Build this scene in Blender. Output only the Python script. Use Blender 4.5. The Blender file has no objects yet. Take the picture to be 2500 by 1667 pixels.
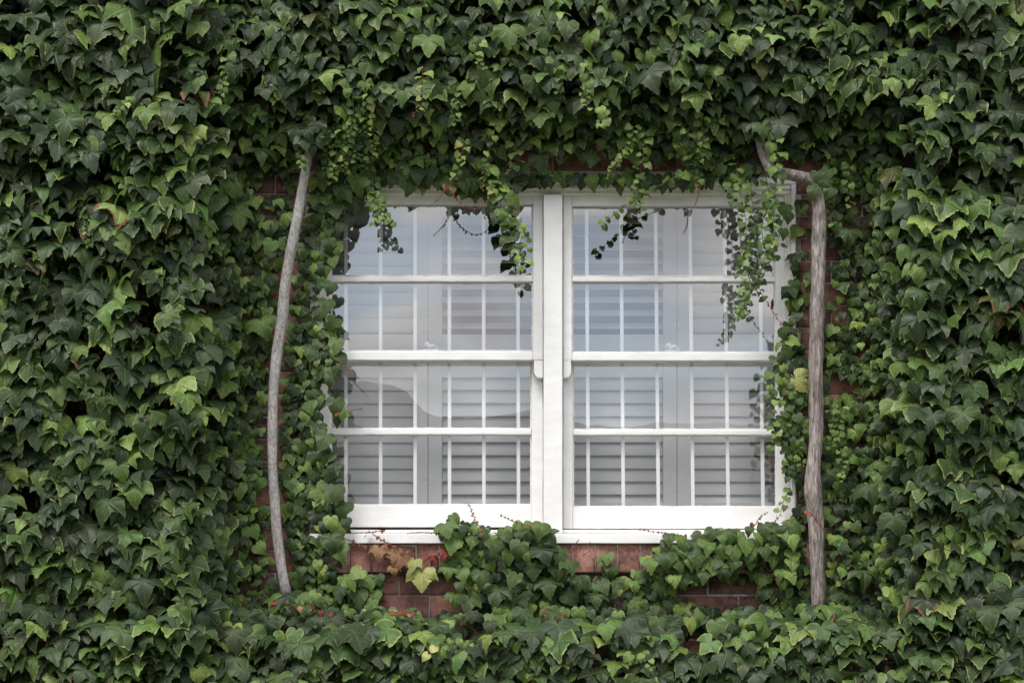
import bpy, bmesh, math, random
import numpy as np
from mathutils import noise as mnoise, Vector
R = math.radians
rng = np.random.default_rng(7)
random.seed(7)
SC = bpy.context.scene
COL = SC.collection

# ------------------------------------------------------------------ scale of the place
S = 0.00134          # metres per source pixel on the wall face
D = 6.0              # camera distance from the wall
H = 1650.0           # source row at the height of the lens
ZC = 1.6             # eye height
K = 2500.0 / 2352.0

def P(px, py, y=0.0):
    k = S * (D + y) / D
    return ((px - 1250.0) * k, y, ZC + (H - py) * k)

# ------------------------------------------------------------------ camera, sky, sun, exposure
cam_d = bpy.data.cameras.new('camera')
cam = bpy.data.objects.new('camera', cam_d)
COL.objects.link(cam)
cam.location = (0, -D, ZC)
cam.rotation_euler = (R(90), 0, 0)
cam_d.sensor_width = 36.0
cam_d.lens = 36.0 * D / (2500 * S)
cam_d.shift_y = (H - 833.5) / 2500.0
cam_d.clip_end = 2000
SC.camera = cam

SUN_EL, SUN_AZ = 58.0, 205.0        # degrees; azimuth clockwise from +Y
world = bpy.data.worlds.new('World')
SC.world = world
world.use_nodes = True
wn, wl = world.node_tree.nodes, world.node_tree.links
wn.clear()
w_out = wn.new('ShaderNodeOutputWorld')
w_bg = wn.new('ShaderNodeBackground')
w_bg.inputs['Strength'].default_value = 0.12
sky = wn.new('ShaderNodeTexSky')
sky.sky_type = 'NISHITA'
sky.sun_disc = False
sky.sun_elevation = R(SUN_EL)
sky.sun_rotation = R(SUN_AZ)
sky.dust_density = 2.0
w_tc = wn.new('ShaderNodeTexCoord')
w_map = wn.new('ShaderNodeMapping')
w_map.inputs['Scale'].default_value = (1.0, 1.0, 2.6)
w_map.inputs['Location'].default_value = (3.87, 0.4, 1.6)
w_no = wn.new('ShaderNodeTexNoise')
w_no.inputs['Scale'].default_value = 6.5
w_no.inputs['Detail'].default_value = 5
w_no.inputs['Roughness'].default_value = 0.5
w_ramp = wn.new('ShaderNodeValToRGB')
w_ramp.color_ramp.elements[0].position = 0.40
w_ramp.color_ramp.elements[0].color = (0.30, 0.30, 0.30, 1)
w_ramp.color_ramp.elements[1].position = 0.52
w_ramp.color_ramp.elements[1].color = (1, 1, 1, 1)
w_no2 = wn.new('ShaderNodeTexNoise')
w_no2.inputs['Scale'].default_value = 9.0
w_no2.inputs['Detail'].default_value = 4
w_cl = wn.new('ShaderNodeValToRGB')
w_cl.color_ramp.elements[0].position = 0.36
w_cl.color_ramp.elements[0].color = (0.56, 0.56, 0.58, 1)
w_cl.color_ramp.elements[1].position = 0.62
w_cl.color_ramp.elements[1].color = (1.05, 1.02, 0.98, 1)
w_sc = wn.new('ShaderNodeVectorMath'); w_sc.operation = 'SCALE'
w_sc.inputs['Scale'].default_value = 9.0
w_mix = wn.new('ShaderNodeMix'); w_mix.data_type = 'RGBA'
wl.new(w_tc.outputs['Generated'], w_map.inputs['Vector'])
wl.new(w_map.outputs['Vector'], w_no.inputs['Vector'])
wl.new(w_map.outputs['Vector'], w_no2.inputs['Vector'])
wl.new(w_no.outputs['Fac'], w_ramp.inputs['Fac'])
wl.new(w_no2.outputs['Fac'], w_cl.inputs['Fac'])
wl.new(w_cl.outputs['Color'], w_sc.inputs[0])
wl.new(w_ramp.outputs['Color'], w_mix.inputs['Factor'])
wl.new(sky.outputs['Color'], w_mix.inputs['A'])
wl.new(w_sc.outputs['Vector'], w_mix.inputs['B'])
wl.new(w_mix.outputs['Result'], w_bg.inputs['Color'])
wl.new(w_bg.outputs['Background'], w_out.inputs['Surface'])

sun_d = bpy.data.lights.new('sun', 'SUN')
sun_d.energy = 1.5
sun_d.angle = R(25)
sun_d.color = (1.0, 0.975, 0.95)
sun = bpy.data.objects.new('sun', sun_d)
COL.objects.link(sun)
az = R(SUN_AZ)
sd = Vector((math.sin(az) * math.cos(R(SUN_EL)), math.cos(az) * math.cos(R(SUN_EL)), math.sin(R(SUN_EL))))
sun.rotation_euler = sd.to_track_quat('Z', 'Y').to_euler()
sun.location = (-3, -8, 10)

SC.view_settings.view_transform = 'Standard'
SC.view_settings.look = 'None'
SC.view_settings.exposure = 0.92
SC.view_settings.gamma = 1.0
SC.cycles.max_bounces = 7
SC.cycles.diffuse_bounces = 3
SC.cycles.glossy_bounces = 3
SC.cycles.transparent_max_bounces = 10
SC.cycles.caustics_reflective = False
SC.cycles.caustics_refractive = False

# ------------------------------------------------------------------ helpers
def tag(o, label=None, cat=None, group=None, kind=None):
    if label: o['label'] = label
    if cat: o['category'] = cat
    if group: o['group'] = group
    if kind: o['kind'] = kind
    return o

def empty(name, loc, label, cat, group=None):
    o = bpy.data.objects.new(name, None)
    o.empty_display_size = 0.1
    o.location = loc
    COL.objects.link(o)
    return tag(o, label, cat, group)

def link(name, me, mat, parent=None, smooth=False):
    o = bpy.data.objects.new(name, me)
    COL.objects.link(o)
    if mat: me.materials.append(mat)
    if parent is not None:
        o.parent = parent
        o.matrix_parent_inverse = parent.matrix_basis.inverted()
    if smooth:
        me.polygons.foreach_set('use_smooth', [True] * len(me.polygons))
    return o

def np_mesh(name, verts, quads=None, tris=None, attrs=None, smooth=True):
    """verts (n,3); quads (m,4); tris (k,3); attrs {name: (type, array)}"""
    me = bpy.data.meshes.new(name)
    nq = 0 if quads is None else len(quads)
    nt = 0 if tris is None else len(tris)
    me.vertices.add(len(verts))
    me.vertices.foreach_set('co', np.ascontiguousarray(verts, dtype=np.float32).ravel())
    loops = []
    if nt: loops.append(np.asarray(tris, dtype=np.int32).ravel())
    if nq: loops.append(np.asarray(quads, dtype=np.int32).ravel())
    lo = np.concatenate(loops)
    me.loops.add(len(lo))
    me.loops.foreach_set('vertex_index', lo)
    me.polygons.add(nq + nt)
    st = np.concatenate([np.arange(nt) * 3, nt * 3 + np.arange(nq) * 4]).astype(np.int32)
    me.polygons.foreach_set('loop_start', st)
    me.update(calc_edges=True)
    if smooth:
        me.polygons.foreach_set('use_smooth', np.ones(nq + nt, dtype=bool))
    for k, (t, arr) in (attrs or {}).items():
        a = me.attributes.new(k, t, 'POINT')
        a.data.foreach_set('vector' if t == 'FLOAT_VECTOR' else 'color', np.ascontiguousarray(arr, dtype=np.float32).ravel())
    return me

class MB:
    """collects boxes into ONE mesh"""
    def __init__(s):
        s.bm = bmesh.new()
    def box(s, x0, x1, y0, y1, z0, z1, jit=0.0, seg=0, axis='x'):
        bm = s.bm
        if seg < 1:
            vs = [bm.verts.new((x, y, z)) for x in (x0, x1) for y in (y0, y1) for z in (z0, z1)]
            for f in ((0, 1, 3, 2), (4, 6, 7, 5), (0, 4, 5, 1), (2, 3, 7, 6), (0, 2, 6, 4), (1, 5, 7, 3)):
                bm.faces.new([vs[i] for i in f])
            return
        prev = None
        for i in range(seg + 1):
            t = i / seg
            j = lambda: random.uniform(-jit, jit)
            if axis == 'x':
                x = x0 + (x1 - x0) * t
                ring = [(x, y0 + j() * .4, z0 + j()), (x, y1, z0 + j()), (x, y1, z1 + j()), (x, y0 + j() * .4, z1 + j())]
            else:
                z = z0 + (z1 - z0) * t
                ring = [(x0 + j(), y0 + j() * .4, z), (x1 + j(), y0 + j() * .4, z), (x1 + j(), y1, z), (x0 + j(), y1, z)]
            vs = [bm.verts.new(p) for p in ring]
            if prev:
                for q in range(4):
                    bm.faces.new((prev[q], prev[(q + 1) % 4], vs[(q + 1) % 4], vs[q]))
            else:
                bm.faces.new(vs[::-1])
            prev = vs
        bm.faces.new(prev)
    def pbox(s, px0, px1, py0, py1, yf, yb, **kw):
        """source-pixel rectangle measured on the front face at depth yf"""
        a = P(px0, py1, yf); b = P(px1, py0, yf)
        s.box(a[0], b[0], yf, yb, a[2], b[2], **kw)
    def poly(s, pts, yf, yb):
        """outline (x,z) extruded in depth"""
        f = [s.bm.verts.new((x, yf, z)) for x, z in pts]
        b = [s.bm.verts.new((x, yb, z)) for x, z in pts]
        s.bm.faces.new(f); s.bm.faces.new(b[::-1])
        n = len(pts)
        for i in range(n):
            s.bm.faces.new((f[i], b[i], b[(i + 1) % n], f[(i + 1) % n]))
    def build(s, name, mat, parent=None, bevel=0.0, seg=2, smooth=False):
        bmesh.ops.recalc_face_normals(s.bm, faces=s.bm.faces)
        me = bpy.data.meshes.new(name)
        s.bm.to_mesh(me); s.bm.free()
        o = link(name, me, mat, parent, smooth)
        if bevel:
            m = o.modifiers.new('bevel', 'BEVEL')
            m.width = bevel; m.segments = seg; m.limit_method = 'ANGLE'; m.angle_limit = R(40)
            me.polygons.foreach_set('use_smooth', [True] * len(me.polygons))
            w = o.modifiers.new('wn', 'WEIGHTED_NORMAL')
        return o

def tube_arrays(pts, rad, n=6):
    """tube along pts; returns verts, quads"""
    pts = np.asarray(pts, float); rad = np.asarray(rad, float)
    t = np.gradient(pts, axis=0)
    t /= np.linalg.norm(t, axis=1)[:, None] + 1e-9
    ref = np.array([0.13, -1.0, 0.21]); ref /= np.linalg.norm(ref)
    u = np.cross(t, ref); u /= np.linalg.norm(u, axis=1)[:, None] + 1e-9
    w = np.cross(t, u)
    a = np.linspace(0, 2 * np.pi, n, endpoint=False)
    v = pts[:, None] + rad[:, None, None] * (np.cos(a)[None, :, None] * u[:, None] + np.sin(a)[None, :, None] * w[:, None])
    m = len(pts)
    i = np.arange(m - 1)[:, None] * n; j = np.arange(n)[None]
    q = np.stack([i + j, i + (j + 1) % n, i + n + (j + 1) % n, i + n + j], -1).reshape(-1, 4)
    return v.reshape(-1, 3), q

def smooth_path(ctrl, step):
    c = np.asarray(ctrl, float)
    out = []
    for i in range(len(c) - 1):
        p0 = c[max(i - 1, 0)]; p1 = c[i]; p2 = c[i + 1]; p3 = c[min(i + 2, len(c) - 1)]
        n = max(2, int(np.linalg.norm(p2 - p1) / step))
        for k in range(n):
            t = k / n
            out.append(0.5 * ((2 * p1) + (-p0 + p2) * t + (2 * p0 - 5 * p1 + 4 * p2 - p3) * t * t + (-p0 + 3 * p1 - 3 * p2 + p3) * t ** 3))
    out.append(c[-1])
    return np.array(out)

# ------------------------------------------------------------------ materials
def mat_new(name):
    m = bpy.data.materials.new(name); m.use_nodes = True
    nt = m.node_tree
    b = nt.nodes['Principled BSDF']
    return m, nt, b

def math_n(nt, op, a, b=None, clamp=False):
    n = nt.nodes.new('ShaderNodeMath'); n.operation = op; n.use_clamp = clamp
    for i, v in enumerate((a, b)):
        if v is None: continue
        if isinstance(v, (int, float)): n.inputs[i].default_value = v
        else: nt.links.new(v, n.inputs[i])
    return n.outputs[0]

def noise_n(nt, scale, detail=4, rough=0.55, vec=None, obj=True):
    n = nt.nodes.new('ShaderNodeTexNoise')
    n.inputs['Scale'].default_value = scale
    n.inputs['Detail'].default_value = detail
    n.inputs['Roughness'].default_value = rough
    if vec is None:
        tc = nt.nodes.new('ShaderNodeTexCoord'); vec = tc.outputs['Object']
    nt.links.new(vec, n.inputs['Vector'])
    return n.outputs['Fac']

def mapping(nt, scale):
    tc = nt.nodes.new('ShaderNodeTexCoord'); mp = nt.nodes.new('ShaderNodeMapping')
    mp.inputs['Scale'].default_value = scale
    nt.links.new(tc.outputs['Object'], mp.inputs['Vector'])
    return mp.outputs['Vector']

def ramp(nt, fac, stops):
    r = nt.nodes.new('ShaderNodeValToRGB')
    el = r.color_ramp.elements
    while len(el) < len(stops): el.new(0.5)
    for e, (p, c) in zip(el, stops):
        e.position = p; e.color = (*c, 1)
    nt.links.new(fac, r.inputs['Fac'])
    return r.outputs['Color']

def mix_rgb(nt, fac, a, b, mode='MIX'):
    n = nt.nodes.new('ShaderNodeMix'); n.data_type = 'RGBA'; n.blend_type = mode
    for k, v in (('Factor', fac), ('A', a), ('B', b)):
        if isinstance(v, (int, float)): n.inputs[k].default_value = v
        elif isinstance(v, tuple): n.inputs[k].default_value = (*v, 1)
        else: nt.links.new(v, n.inputs[k])
    return n.outputs['Result']

def bump(nt, b, h, strength, dist=0.002):
    n = nt.nodes.new('ShaderNodeBump')
    n.inputs['Strength'].default_value = strength
    n.inputs['Distance'].default_value = dist
    nt.links.new(h, n.inputs['Height'])
    nt.links.new(n.outputs['Normal'], b.inputs['Normal'])

def simple_mat(name, c0, c1, scale=20, rough=0.6, bstr=0.2, bscale=None, bd=0.002):
    m, nt, b = mat_new(name)
    f = noise_n(nt, scale, 5)
    nt.links.new(ramp(nt, f, [(0.3, c0), (0.7, c1)]), b.inputs['Base Color'])
    b.inputs['Roughness'].default_value = rough
    if bstr: bump(nt, b, noise_n(nt, bscale or scale * 6, 5), bstr, bd)
    return m

def paint_mat(name, base, dirt, amount=0.5):
    m, nt, b = mat_new(name)
    f = noise_n(nt, 3.0, 6, 0.7, mapping(nt, (1, 1, 1)))
    g = noise_n(nt, 45, 4, 0.6, mapping(nt, (0.35, 1, 1)))
    h = math_n(nt, 'MULTIPLY', f, g)
    c = ramp(nt, h, [(0.12, tuple(x * (1 - amount) + y * amount for x, y in zip(base, dirt))), (0.30, base)])
    sp = noise_n(nt, 160, 2, 0.5)
    spm = ramp(nt, sp, [(0.715, (0, 0, 0)), (0.76, (1, 1, 1))])
    c = mix_rgb(nt, math_n(nt, 'MULTIPLY', spm, 0.35), c, dirt)
    nt.links.new(c, b.inputs['Base Color'])
    b.inputs['Roughness'].default_value = 0.42
    bump(nt, b, noise_n(nt, 60, 5, 0.6, mapping(nt, (0.25, 1, 1))), 0.12, 0.001)
    return m

M = {}
M['paint'] = paint_mat('white_paint', (0.81, 0.81, 0.815), (0.58, 0.53, 0.48), 0.3)
M['paint_cream'] = paint_mat('cream_paint', (0.79, 0.765, 0.73), (0.46, 0.41, 0.34), 0.5)
M['shutter'] = simple_mat('shutter_paint', (0.66, 0.66, 0.665), (0.73, 0.73, 0.735), 6, 0.5, 0.05)
M['bar'] = simple_mat('bar_paint', (0.86, 0.86, 0.87), (0.90, 0.90, 0.90), 8, 0.4, 0.03)
M['metal'] = simple_mat('painted_metal', (0.6, 0.6, 0.6), (0.8, 0.8, 0.8), 60, 0.35, 0.2)
M['room'] = simple_mat('room_shade', (0.035, 0.035, 0.035), (0.05, 0.05, 0.05), 3, 0.9, 0)  # unlit room's darkness put into the wall colour, keeps slat gaps dark
M['mortar'] = simple_mat('mortar', (0.26, 0.24, 0.225), (0.50, 0.48, 0.45), 60, 0.95, 0.6, 300, 0.003)

def brick_material():
    m, nt, b = mat_new('brick_clay')
    at = nt.nodes.new('ShaderNodeAttribute'); at.attribute_name = 'tone'
    sep = nt.nodes.new('ShaderNodeSeparateColor'); nt.links.new(at.outputs['Color'], sep.inputs['Color'])
    base = ramp(nt, sep.outputs['Red'], [(0.0, (0.15, 0.078, 0.068)), (0.4, (0.25, 0.115, 0.095)), (0.75, (0.35, 0.160, 0.122)), (1.0, (0.45, 0.225, 0.170))])
    n1 = noise_n(nt, 14, 6, 0.7)
    dark = ramp(nt, n1, [(0.38, (0.30, 0.28, 0.29)), (0.60, (1, 1, 1))])
    c = mix_rgb(nt, 1.0, base, dark, 'MULTIPLY')
    n2 = noise_n(nt, 260, 3, 0.6)
    sp = ramp(nt, n2, [(0.60, (0, 0, 0)), (0.70, (1, 1, 1))])
    c = mix_rgb(nt, math_n(nt, 'MULTIPLY', sp, 0.45), c, (0.42, 0.36, 0.33))
    n3 = noise_n(nt, 5, 5, 0.7)
    lim = ramp(nt, n3, [(0.60, (0, 0, 0)), (0.78, (1, 1, 1))])
    c = mix_rgb(nt, math_n(nt, 'MULTIPLY', lim, 0.35), c, (0.45, 0.40, 0.37))
    nt.links.new(c, b.inputs['Base Color'])
    b.inputs['Roughness'].default_value = 0.88
    bump(nt, b, math_n(nt, 'ADD', noise_n(nt, 120, 6, 0.7), math_n(nt, 'MULTIPLY', n1, 2.0)), 0.7, 0.003)
    return m
M['brick'] = brick_material()

def bark_material(name, c0, c1, c2, zs):
    m, nt, b = mat_new(name)
    v = mapping(nt, (1, 1, zs))
    a = noise_n(nt, 150, 6, 0.7, v)
    c = ramp(nt, a, [(0.34, c0), (0.47, c1), (0.63, c2)])
    d = noise_n(nt, 420, 4, 0.7)
    c = mix_rgb(nt, math_n(nt, 'MULTIPLY', ramp(nt, d, [(0.52, (0, 0, 0)), (0.62, (1, 1, 1))]), 0.35), c, tuple(x * 1.5 for x in c2))
    g = noise_n(nt, 7, 4, 0.6)
    c = mix_rgb(nt, 1.0, c, ramp(nt, g, [(0.3, (0.62, 0.58, 0.54)), (0.6, (1.08, 1.06, 1.05))]), 'MULTIPLY')
    nt.links.new(c, b.inputs['Base Color'])
    b.inputs['Roughness'].default_value = 0.9
    bump(nt, b, math_n(nt, 'ADD', a, math_n(nt, 'MULTIPLY', d, 0.3)), 0.9, 0.006)
    return m
M['bark_grey'] = bark_material('smooth_grey_bark', (0.15, 0.145, 0.14), (0.30, 0.29, 0.285), (0.46, 0.45, 0.44), 0.5)
M['bark_brown'] = bark_material('furrowed_brown_bark', (0.03, 0.024, 0.022), (0.20, 0.172, 0.160), (0.44, 0.395, 0.375), 0.17)

def leaf_material():
    m, nt, b = mat_new('ivy_leaf')
    L = nt.links
    ac = nt.nodes.new('ShaderNodeAttribute'); ac.attribute_name = 'leafcol'
    au = nt.nodes.new('ShaderNodeAttribute'); au.attribute_name = 'leafuv'
    sp = nt.nodes.new('ShaderNodeSeparateXYZ'); L.new(au.outputs['Vector'], sp.inputs[0])
    ax = math_n(nt, 'ABSOLUTE', sp.outputs['X']); y = sp.outputs['Y']; e = sp.outputs['Z']
    ds = []
    for dx, dy in ((0.0, -1.0), (0.90, -0.43), (0.80, 0.60)):
        cr = math_n(nt, 'ABSOLUTE', math_n(nt, 'SUBTRACT', math_n(nt, 'MULTIPLY', ax, dy), math_n(nt, 'MULTIPLY', y, dx)))
        dt = math_n(nt, 'ADD', math_n(nt, 'MULTIPLY', ax, dx), math_n(nt, 'MULTIPLY', y, dy))
        neg = math_n(nt, 'MULTIPLY', math_n(nt, 'LESS_THAN', dt, 0.0), 5.0)
        ds.append(math_n(nt, 'ADD', cr, neg))
    dm = math_n(nt, 'MINIMUM', math_n(nt, 'MINIMUM', ds[0], ds[1]), ds[2])
    vein = math_n(nt, 'SUBTRACT', 1.0, math_n(nt, 'MULTIPLY', dm, 42.0), True)
    # side veins, slanting off the midrib
    ph = math_n(nt, 'ADD', math_n(nt, 'MULTIPLY', y, 46.0), math_n(nt, 'MULTIPLY', ax, -34.0))
    sv = math_n(nt, 'SINE', ph)
    svm = math_n(nt, 'MULTIPLY', math_n(nt, 'GREATER_THAN', sv, 0.86), 0.22)
    vn = math_n(nt, 'MAXIMUM', math_n(nt, 'MULTIPLY', vein, 0.8), svm)
    mot = noise_n(nt, 55, 4, 0.6)
    col = mix_rgb(nt, 1.0, ac.outputs['Color'], ramp(nt, mot, [(0.3, (0.72, 0.74, 0.74)), (0.7, (1.18, 1.16, 1.05))]), 'MULTIPLY')
    vc = mix_rgb(nt, 1.0, mix_rgb(nt, 1.0, ac.outputs['Color'], (2.2, 2.0, 1.8), 'MULTIPLY'), (0.018, 0.024, 0.010), 'ADD')
    col = mix_rgb(nt, vn, col, vc)
    ed = math_n(nt, 'MULTIPLY', math_n(nt, 'SUBTRACT', math_n(nt, 'ADD', e, math_n(nt, 'MULTIPLY', mot, 0.34)), math_n(nt, 'SUBTRACT', 1.125, math_n(nt, 'MULTIPLY', ac.outputs['Alpha'], 0.09))), 8.0, True)
    ed = math_n(nt, 'MULTIPLY', ed, ac.outputs['Alpha'], True)
    ed = math_n(nt, 'MULTIPLY', ed, math_n(nt, 'SUBTRACT', 1.0, vn))
    rimc = mix_rgb(nt, math_n(nt, 'GREATER_THAN', ac.outputs['Alpha'], 1.5), (0.25, 0.29, 0.085), (0.17, 0.065, 0.04))
    col = mix_rgb(nt, ed, col, rimc)
    L.new(col, b.inputs['Base Color'])
    b.inputs['Roughness'].default_value = 0.47
    b.inputs['Specular IOR Level'].default_value = 0.30
    hgt = math_n(nt, 'ADD', math_n(nt, 'MULTIPLY', vn, -1.0), math_n(nt, 'MULTIPLY', mot, 1.2))
    bump(nt, b, hgt, 0.5, 0.002)
    tr = nt.nodes.new('ShaderNodeBsdfTranslucent')
    L.new(mix_rgb(nt, 1.0, col, (1.5, 1.9, 0.8), 'MULTIPLY'), tr.inputs['Color'])
    mx = nt.nodes.new('ShaderNodeMixShader'); mx.inputs['Fac'].default_value = 0.09
    L.new(b.outputs[0], mx.inputs[1]); L.new(tr.outputs[0], mx.inputs[2])
    L.new(mx.outputs[0], nt.nodes['Material Output'].inputs['Surface'])
    return m
M['leaf'] = leaf_material()

def glass_mat(name, refl, tint):
    m, nt, b = mat_new(name)
    nt.nodes.remove(b)
    g = nt.nodes.new('ShaderNodeBsdfGlossy'); g.inputs['Roughness'].default_value = 0.0
    g.inputs['Color'].default_value = (0.97, 0.98, 1.0, 1)
    t = nt.nodes.new('ShaderNodeBsdfTransparent'); t.inputs['Color'].default_value = (*tint, 1)
    # old glass waves a little
    bp = nt.nodes.new('ShaderNodeBump'); bp.inputs['Strength'].default_value = 0.06; bp.inputs['Distance'].default_value = 0.002
    nt.links.new(noise_n(nt, 6, 2, 0.4), bp.inputs['Height'])
    nt.links.new(bp.outputs['Normal'], g.inputs['Normal'])
    x = nt.nodes.new('ShaderNodeMixShader'); x.inputs['Fac'].default_value = refl
    nt.links.new(t.outputs[0], x.inputs[1]); nt.links.new(g.outputs[0], x.inputs[2])
    nt.links.new(x.outputs[0], nt.nodes['Material Output'].inputs['Surface'])
    return m
M['glass_up'] = glass_mat('reflective_glass', 0.22, (0.80, 0.81, 0.82))
M['glass_low'] = glass_mat('window_glass', 0.18, (0.96, 0.965, 0.97))

# ------------------------------------------------------------------ ground
def sheet(name, x0, x1, y0, y1, z, mat, n=1):
    me = bpy.data.meshes.new(name)
    me.from_pydata([(x0, y0, z), (x1, y0, z), (x1, y1, z), (x0, y1, z)], [], [(0, 1, 2, 3)])
    o = link(name, me, mat); tag(o, kind='structure'); return o
M['lawn'] = simple_mat('lawn', (0.035, 0.06, 0.02), (0.09, 0.12, 0.045), 4, 0.95, 0.8, 60, 0.03)
M['path'] = simple_mat('paving', (0.22, 0.21, 0.19), (0.36, 0.34, 0.31), 6, 0.9, 0.4, 80, 0.005)
M['asphalt'] = simple_mat('asphalt', (0.04, 0.04, 0.042), (0.065, 0.065, 0.067), 30, 0.9, 0.5, 300, 0.003)
sheet('ground', -300, 300, -400, 200, 0.0, M['lawn'])
sheet('path', -40, 40, -4.2, -1.6, 0.004, M['path'])
sheet('road', -80, 80, -22, -14, 0.004, M['asphalt'])

# ------------------------------------------------------------------ brick wall
FX0, FX1, FY0, FY1 = 756, 1943, 432, 1325       # outside of the window frame, source pixels
CP, BP = 54.4, 150.9                            # course and brick pitch
wall = empty('brick_wall', (0, 0.15, 0), 'red brick wall around the window, mostly hidden by ivy', 'wall')
XL, XR, ZT = -2.9, 2.9, 4.6
mb = MB()
xa, _, za = P(FX0, FY1 + 70); xb, _, zb = P(FX1, FY0)
bk = 0.005
mb.box(XL, xa, bk, 0.30, 0, ZT); mb.box(xb, XR, bk, 0.30, 0, ZT)
mb.box(xa, xb, bk, 0.30, 0, za); mb.box(xa, xb, bk, 0.30, zb, ZT)
mb.build('mortar_bed', M['mortar'], wall)

def brick_geo(boxes, name, parent):
    """boxes: (x0,x1,z0,z1,yf_bottom,yf_top,yb,tone)"""
    vs, qs, tn = [], [], []
    for (x0, x1, z0, z1, yb0, yt0, yb, t) in boxes:
        j = lambda s=0.0012: random.uniform(-s, s)
        c = 0.0035
        k = len(vs)
        # inset front face, outer ring, back ring
        fr = [(x0 + c, yb0, z0 + c), (x1 - c, yb0, z0 + c), (x1 - c, yt0, z1 - c), (x0 + c, yt0, z1 - c)]
        rg = [(x0, yb0 + c, z0), (x1, yb0 + c, z0), (x1, yt0 + c, z1), (x0, yt0 + c, z1)]
        bkx = [(x0, yb, z0), (x1, yb, z0), (x1, yb, z1), (x0, yb, z1)]
        tilt = j(0.0015)
        for p in fr: vs.append((p[0] + j(), p[1] + j() + tilt, p[2] + j()))
        for p in rg: vs.append((p[0] + j(), p[1] + j() + tilt, p[2] + j()))
        for p in bkx: vs.append(p)
        qs.append((k, k + 1, k + 2, k + 3))
        for a in (0, 4):
            for q in range(4):
                qs.append((k + a + q, k + a + 4 + q, k + a + 4 + (q + 1) % 4, k + a + (q + 1) % 4))
        tn += [(t, t, t, 1)] * 12
    me = np_mesh(name, np.array(vs), quads=np.array(qs), attrs={'tone': ('FLOAT_COLOR', np.array(tn))}, smooth=False)
    o = link(name, me, M['brick'], parent)
    bm = bmesh.new(); bm.from_mesh(me); bmesh.ops.recalc_face_normals(bm, faces=bm.faces); bm.to_mesh(me); bm.free()
    return o

boxes = []
jw = 3.4
for r in range(-32, 40):
    y0 = 1400 + CP * r; y1 = y0 + CP - jw            # source rows of this course
    z1 = P(0, y0)[2]; z0 = P(0, y1)[2]
    if z0 < 0.02 or z1 > ZT - 0.01: continue
    off = 973.5 if r % 2 == 0 else 1048.8
    for k in range(-18, 18):
        b0 = off + BP * k + jw / 2; b1 = b0 + BP - jw
        spans = [(b0, b1)]
        if y1 > FY0 - 2 and y0 < 1400 - 1:
            spans = []
            if b0 < FX0 - 4: spans.append((b0, min(b1, FX0 - 3)))
            if b1 > FX1 + 4: spans.append((max(b0, FX1 + 3), b1))
        for (u0, u1) in spans:
            if u1 - u0 < 8: continue
            xx0 = P(u0, 0)[0]; xx1 = P(u1, 0)[0]
            if xx0 < XL or xx1 > XR: continue
            top = z1
            bot = z0
            if y0 < FY0 < y1 and u0 > FX0 - 20 and u1 < FX1 + 20: bot = P(0, FY0 - 3)[2]
            t = min(1, max(0, random.gauss(0.45, 0.2)))
            d = random.uniform(-0.0015, 0.0015)
            boxes.append((xx0, xx1, bot, top, d, d, 0.03, t))
brick_geo(boxes, 'bricks', wall)
boxes = []
k = -2
while True:
    b0 = 853.7 - 54.5 * 2 + 54.5 * (k + 1) + 1.8; b1 = b0 + 54.5 - 3.8
    k += 1
    if b0 > FX1 + 30: break
    if b0 < FX0 - 40: continue
    xx0 = P(b0, 0)[0]; xx1 = P(b1, 0)[0]
    boxes.append((xx0, xx1, P(0, 1398)[2], P(0, 1327.5)[2], -0.030, -0.014, 0.05, min(1, max(0, random.gauss(0.8, 0.2)))))
brick_geo(boxes, 'sill_bricks', wall)
mb = MB(); mb.pbox(FX0 - 30, FX1 + 30, 1329, 1396, -0.0125, 0.02); mb.build('sill_mortar', M['mortar'], wall)

# ------------------------------------------------------------------ room behind the window
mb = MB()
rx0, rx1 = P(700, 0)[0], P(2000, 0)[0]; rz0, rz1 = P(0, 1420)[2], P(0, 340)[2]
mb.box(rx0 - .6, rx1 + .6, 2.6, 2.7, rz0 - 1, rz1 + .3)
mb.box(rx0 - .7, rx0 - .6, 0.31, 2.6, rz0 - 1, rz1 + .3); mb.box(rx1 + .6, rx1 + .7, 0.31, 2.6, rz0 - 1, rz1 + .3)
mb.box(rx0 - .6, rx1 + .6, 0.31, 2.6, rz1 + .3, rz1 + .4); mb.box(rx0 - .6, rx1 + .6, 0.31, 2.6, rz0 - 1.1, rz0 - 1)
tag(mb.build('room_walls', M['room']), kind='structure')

# ------------------------------------------------------------------ the window
win = empty('sash_window', P(1350, 1310, 0.05), 'white painted timber window with two pairs of sliding sashes', 'window')
W_ = M['paint']
mb = MB()
j = dict(jit=0.0004, seg=24)
# outer architrave: head, jambs
mb.pbox(FX0, FX1, 432, 449, -0.012, 0.16, **j)
mb.pbox(FX0, FX0 + 11, 449.3, 1301, -0.010, 0.16, axis='z', **j)
mb.pbox(FX1 - 11, FX1, 449.3, 1301, -0.010, 0.16, axis='z', **j)
mb.build('frame', W_, win, bevel=0.0025)
mb = MB()
mb.pbox(FX0 + 11.4, FX1 - 11.4, 449.5, 462, 0.000, 0.16, **j)
mb.pbox(FX0 + 11.4, FX1 - 11.4, 462.3, 474, 0.010, 0.16, **j)
mb.pbox(FX0 + 11.4, FX0 + 20, 474.3, 1301, 0.002, 0.16, axis='z', **j)
mb.pbox(FX0 + 20.3, FX0 + 27, 474.3, 1301, 0.014, 0.16, axis='z', **j)
mb.pbox(FX1 - 20, FX1 - 11.4, 474.3, 1301, 0.002, 0.16, axis='z', **j)
mb.pbox(FX1 - 27, FX1 - 20.3, 474.3, 1301, 0.014, 0.16, axis='z', **j)
mb.build('frame_moulding', M['paint_cream'], win, bevel=0.003)
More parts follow.
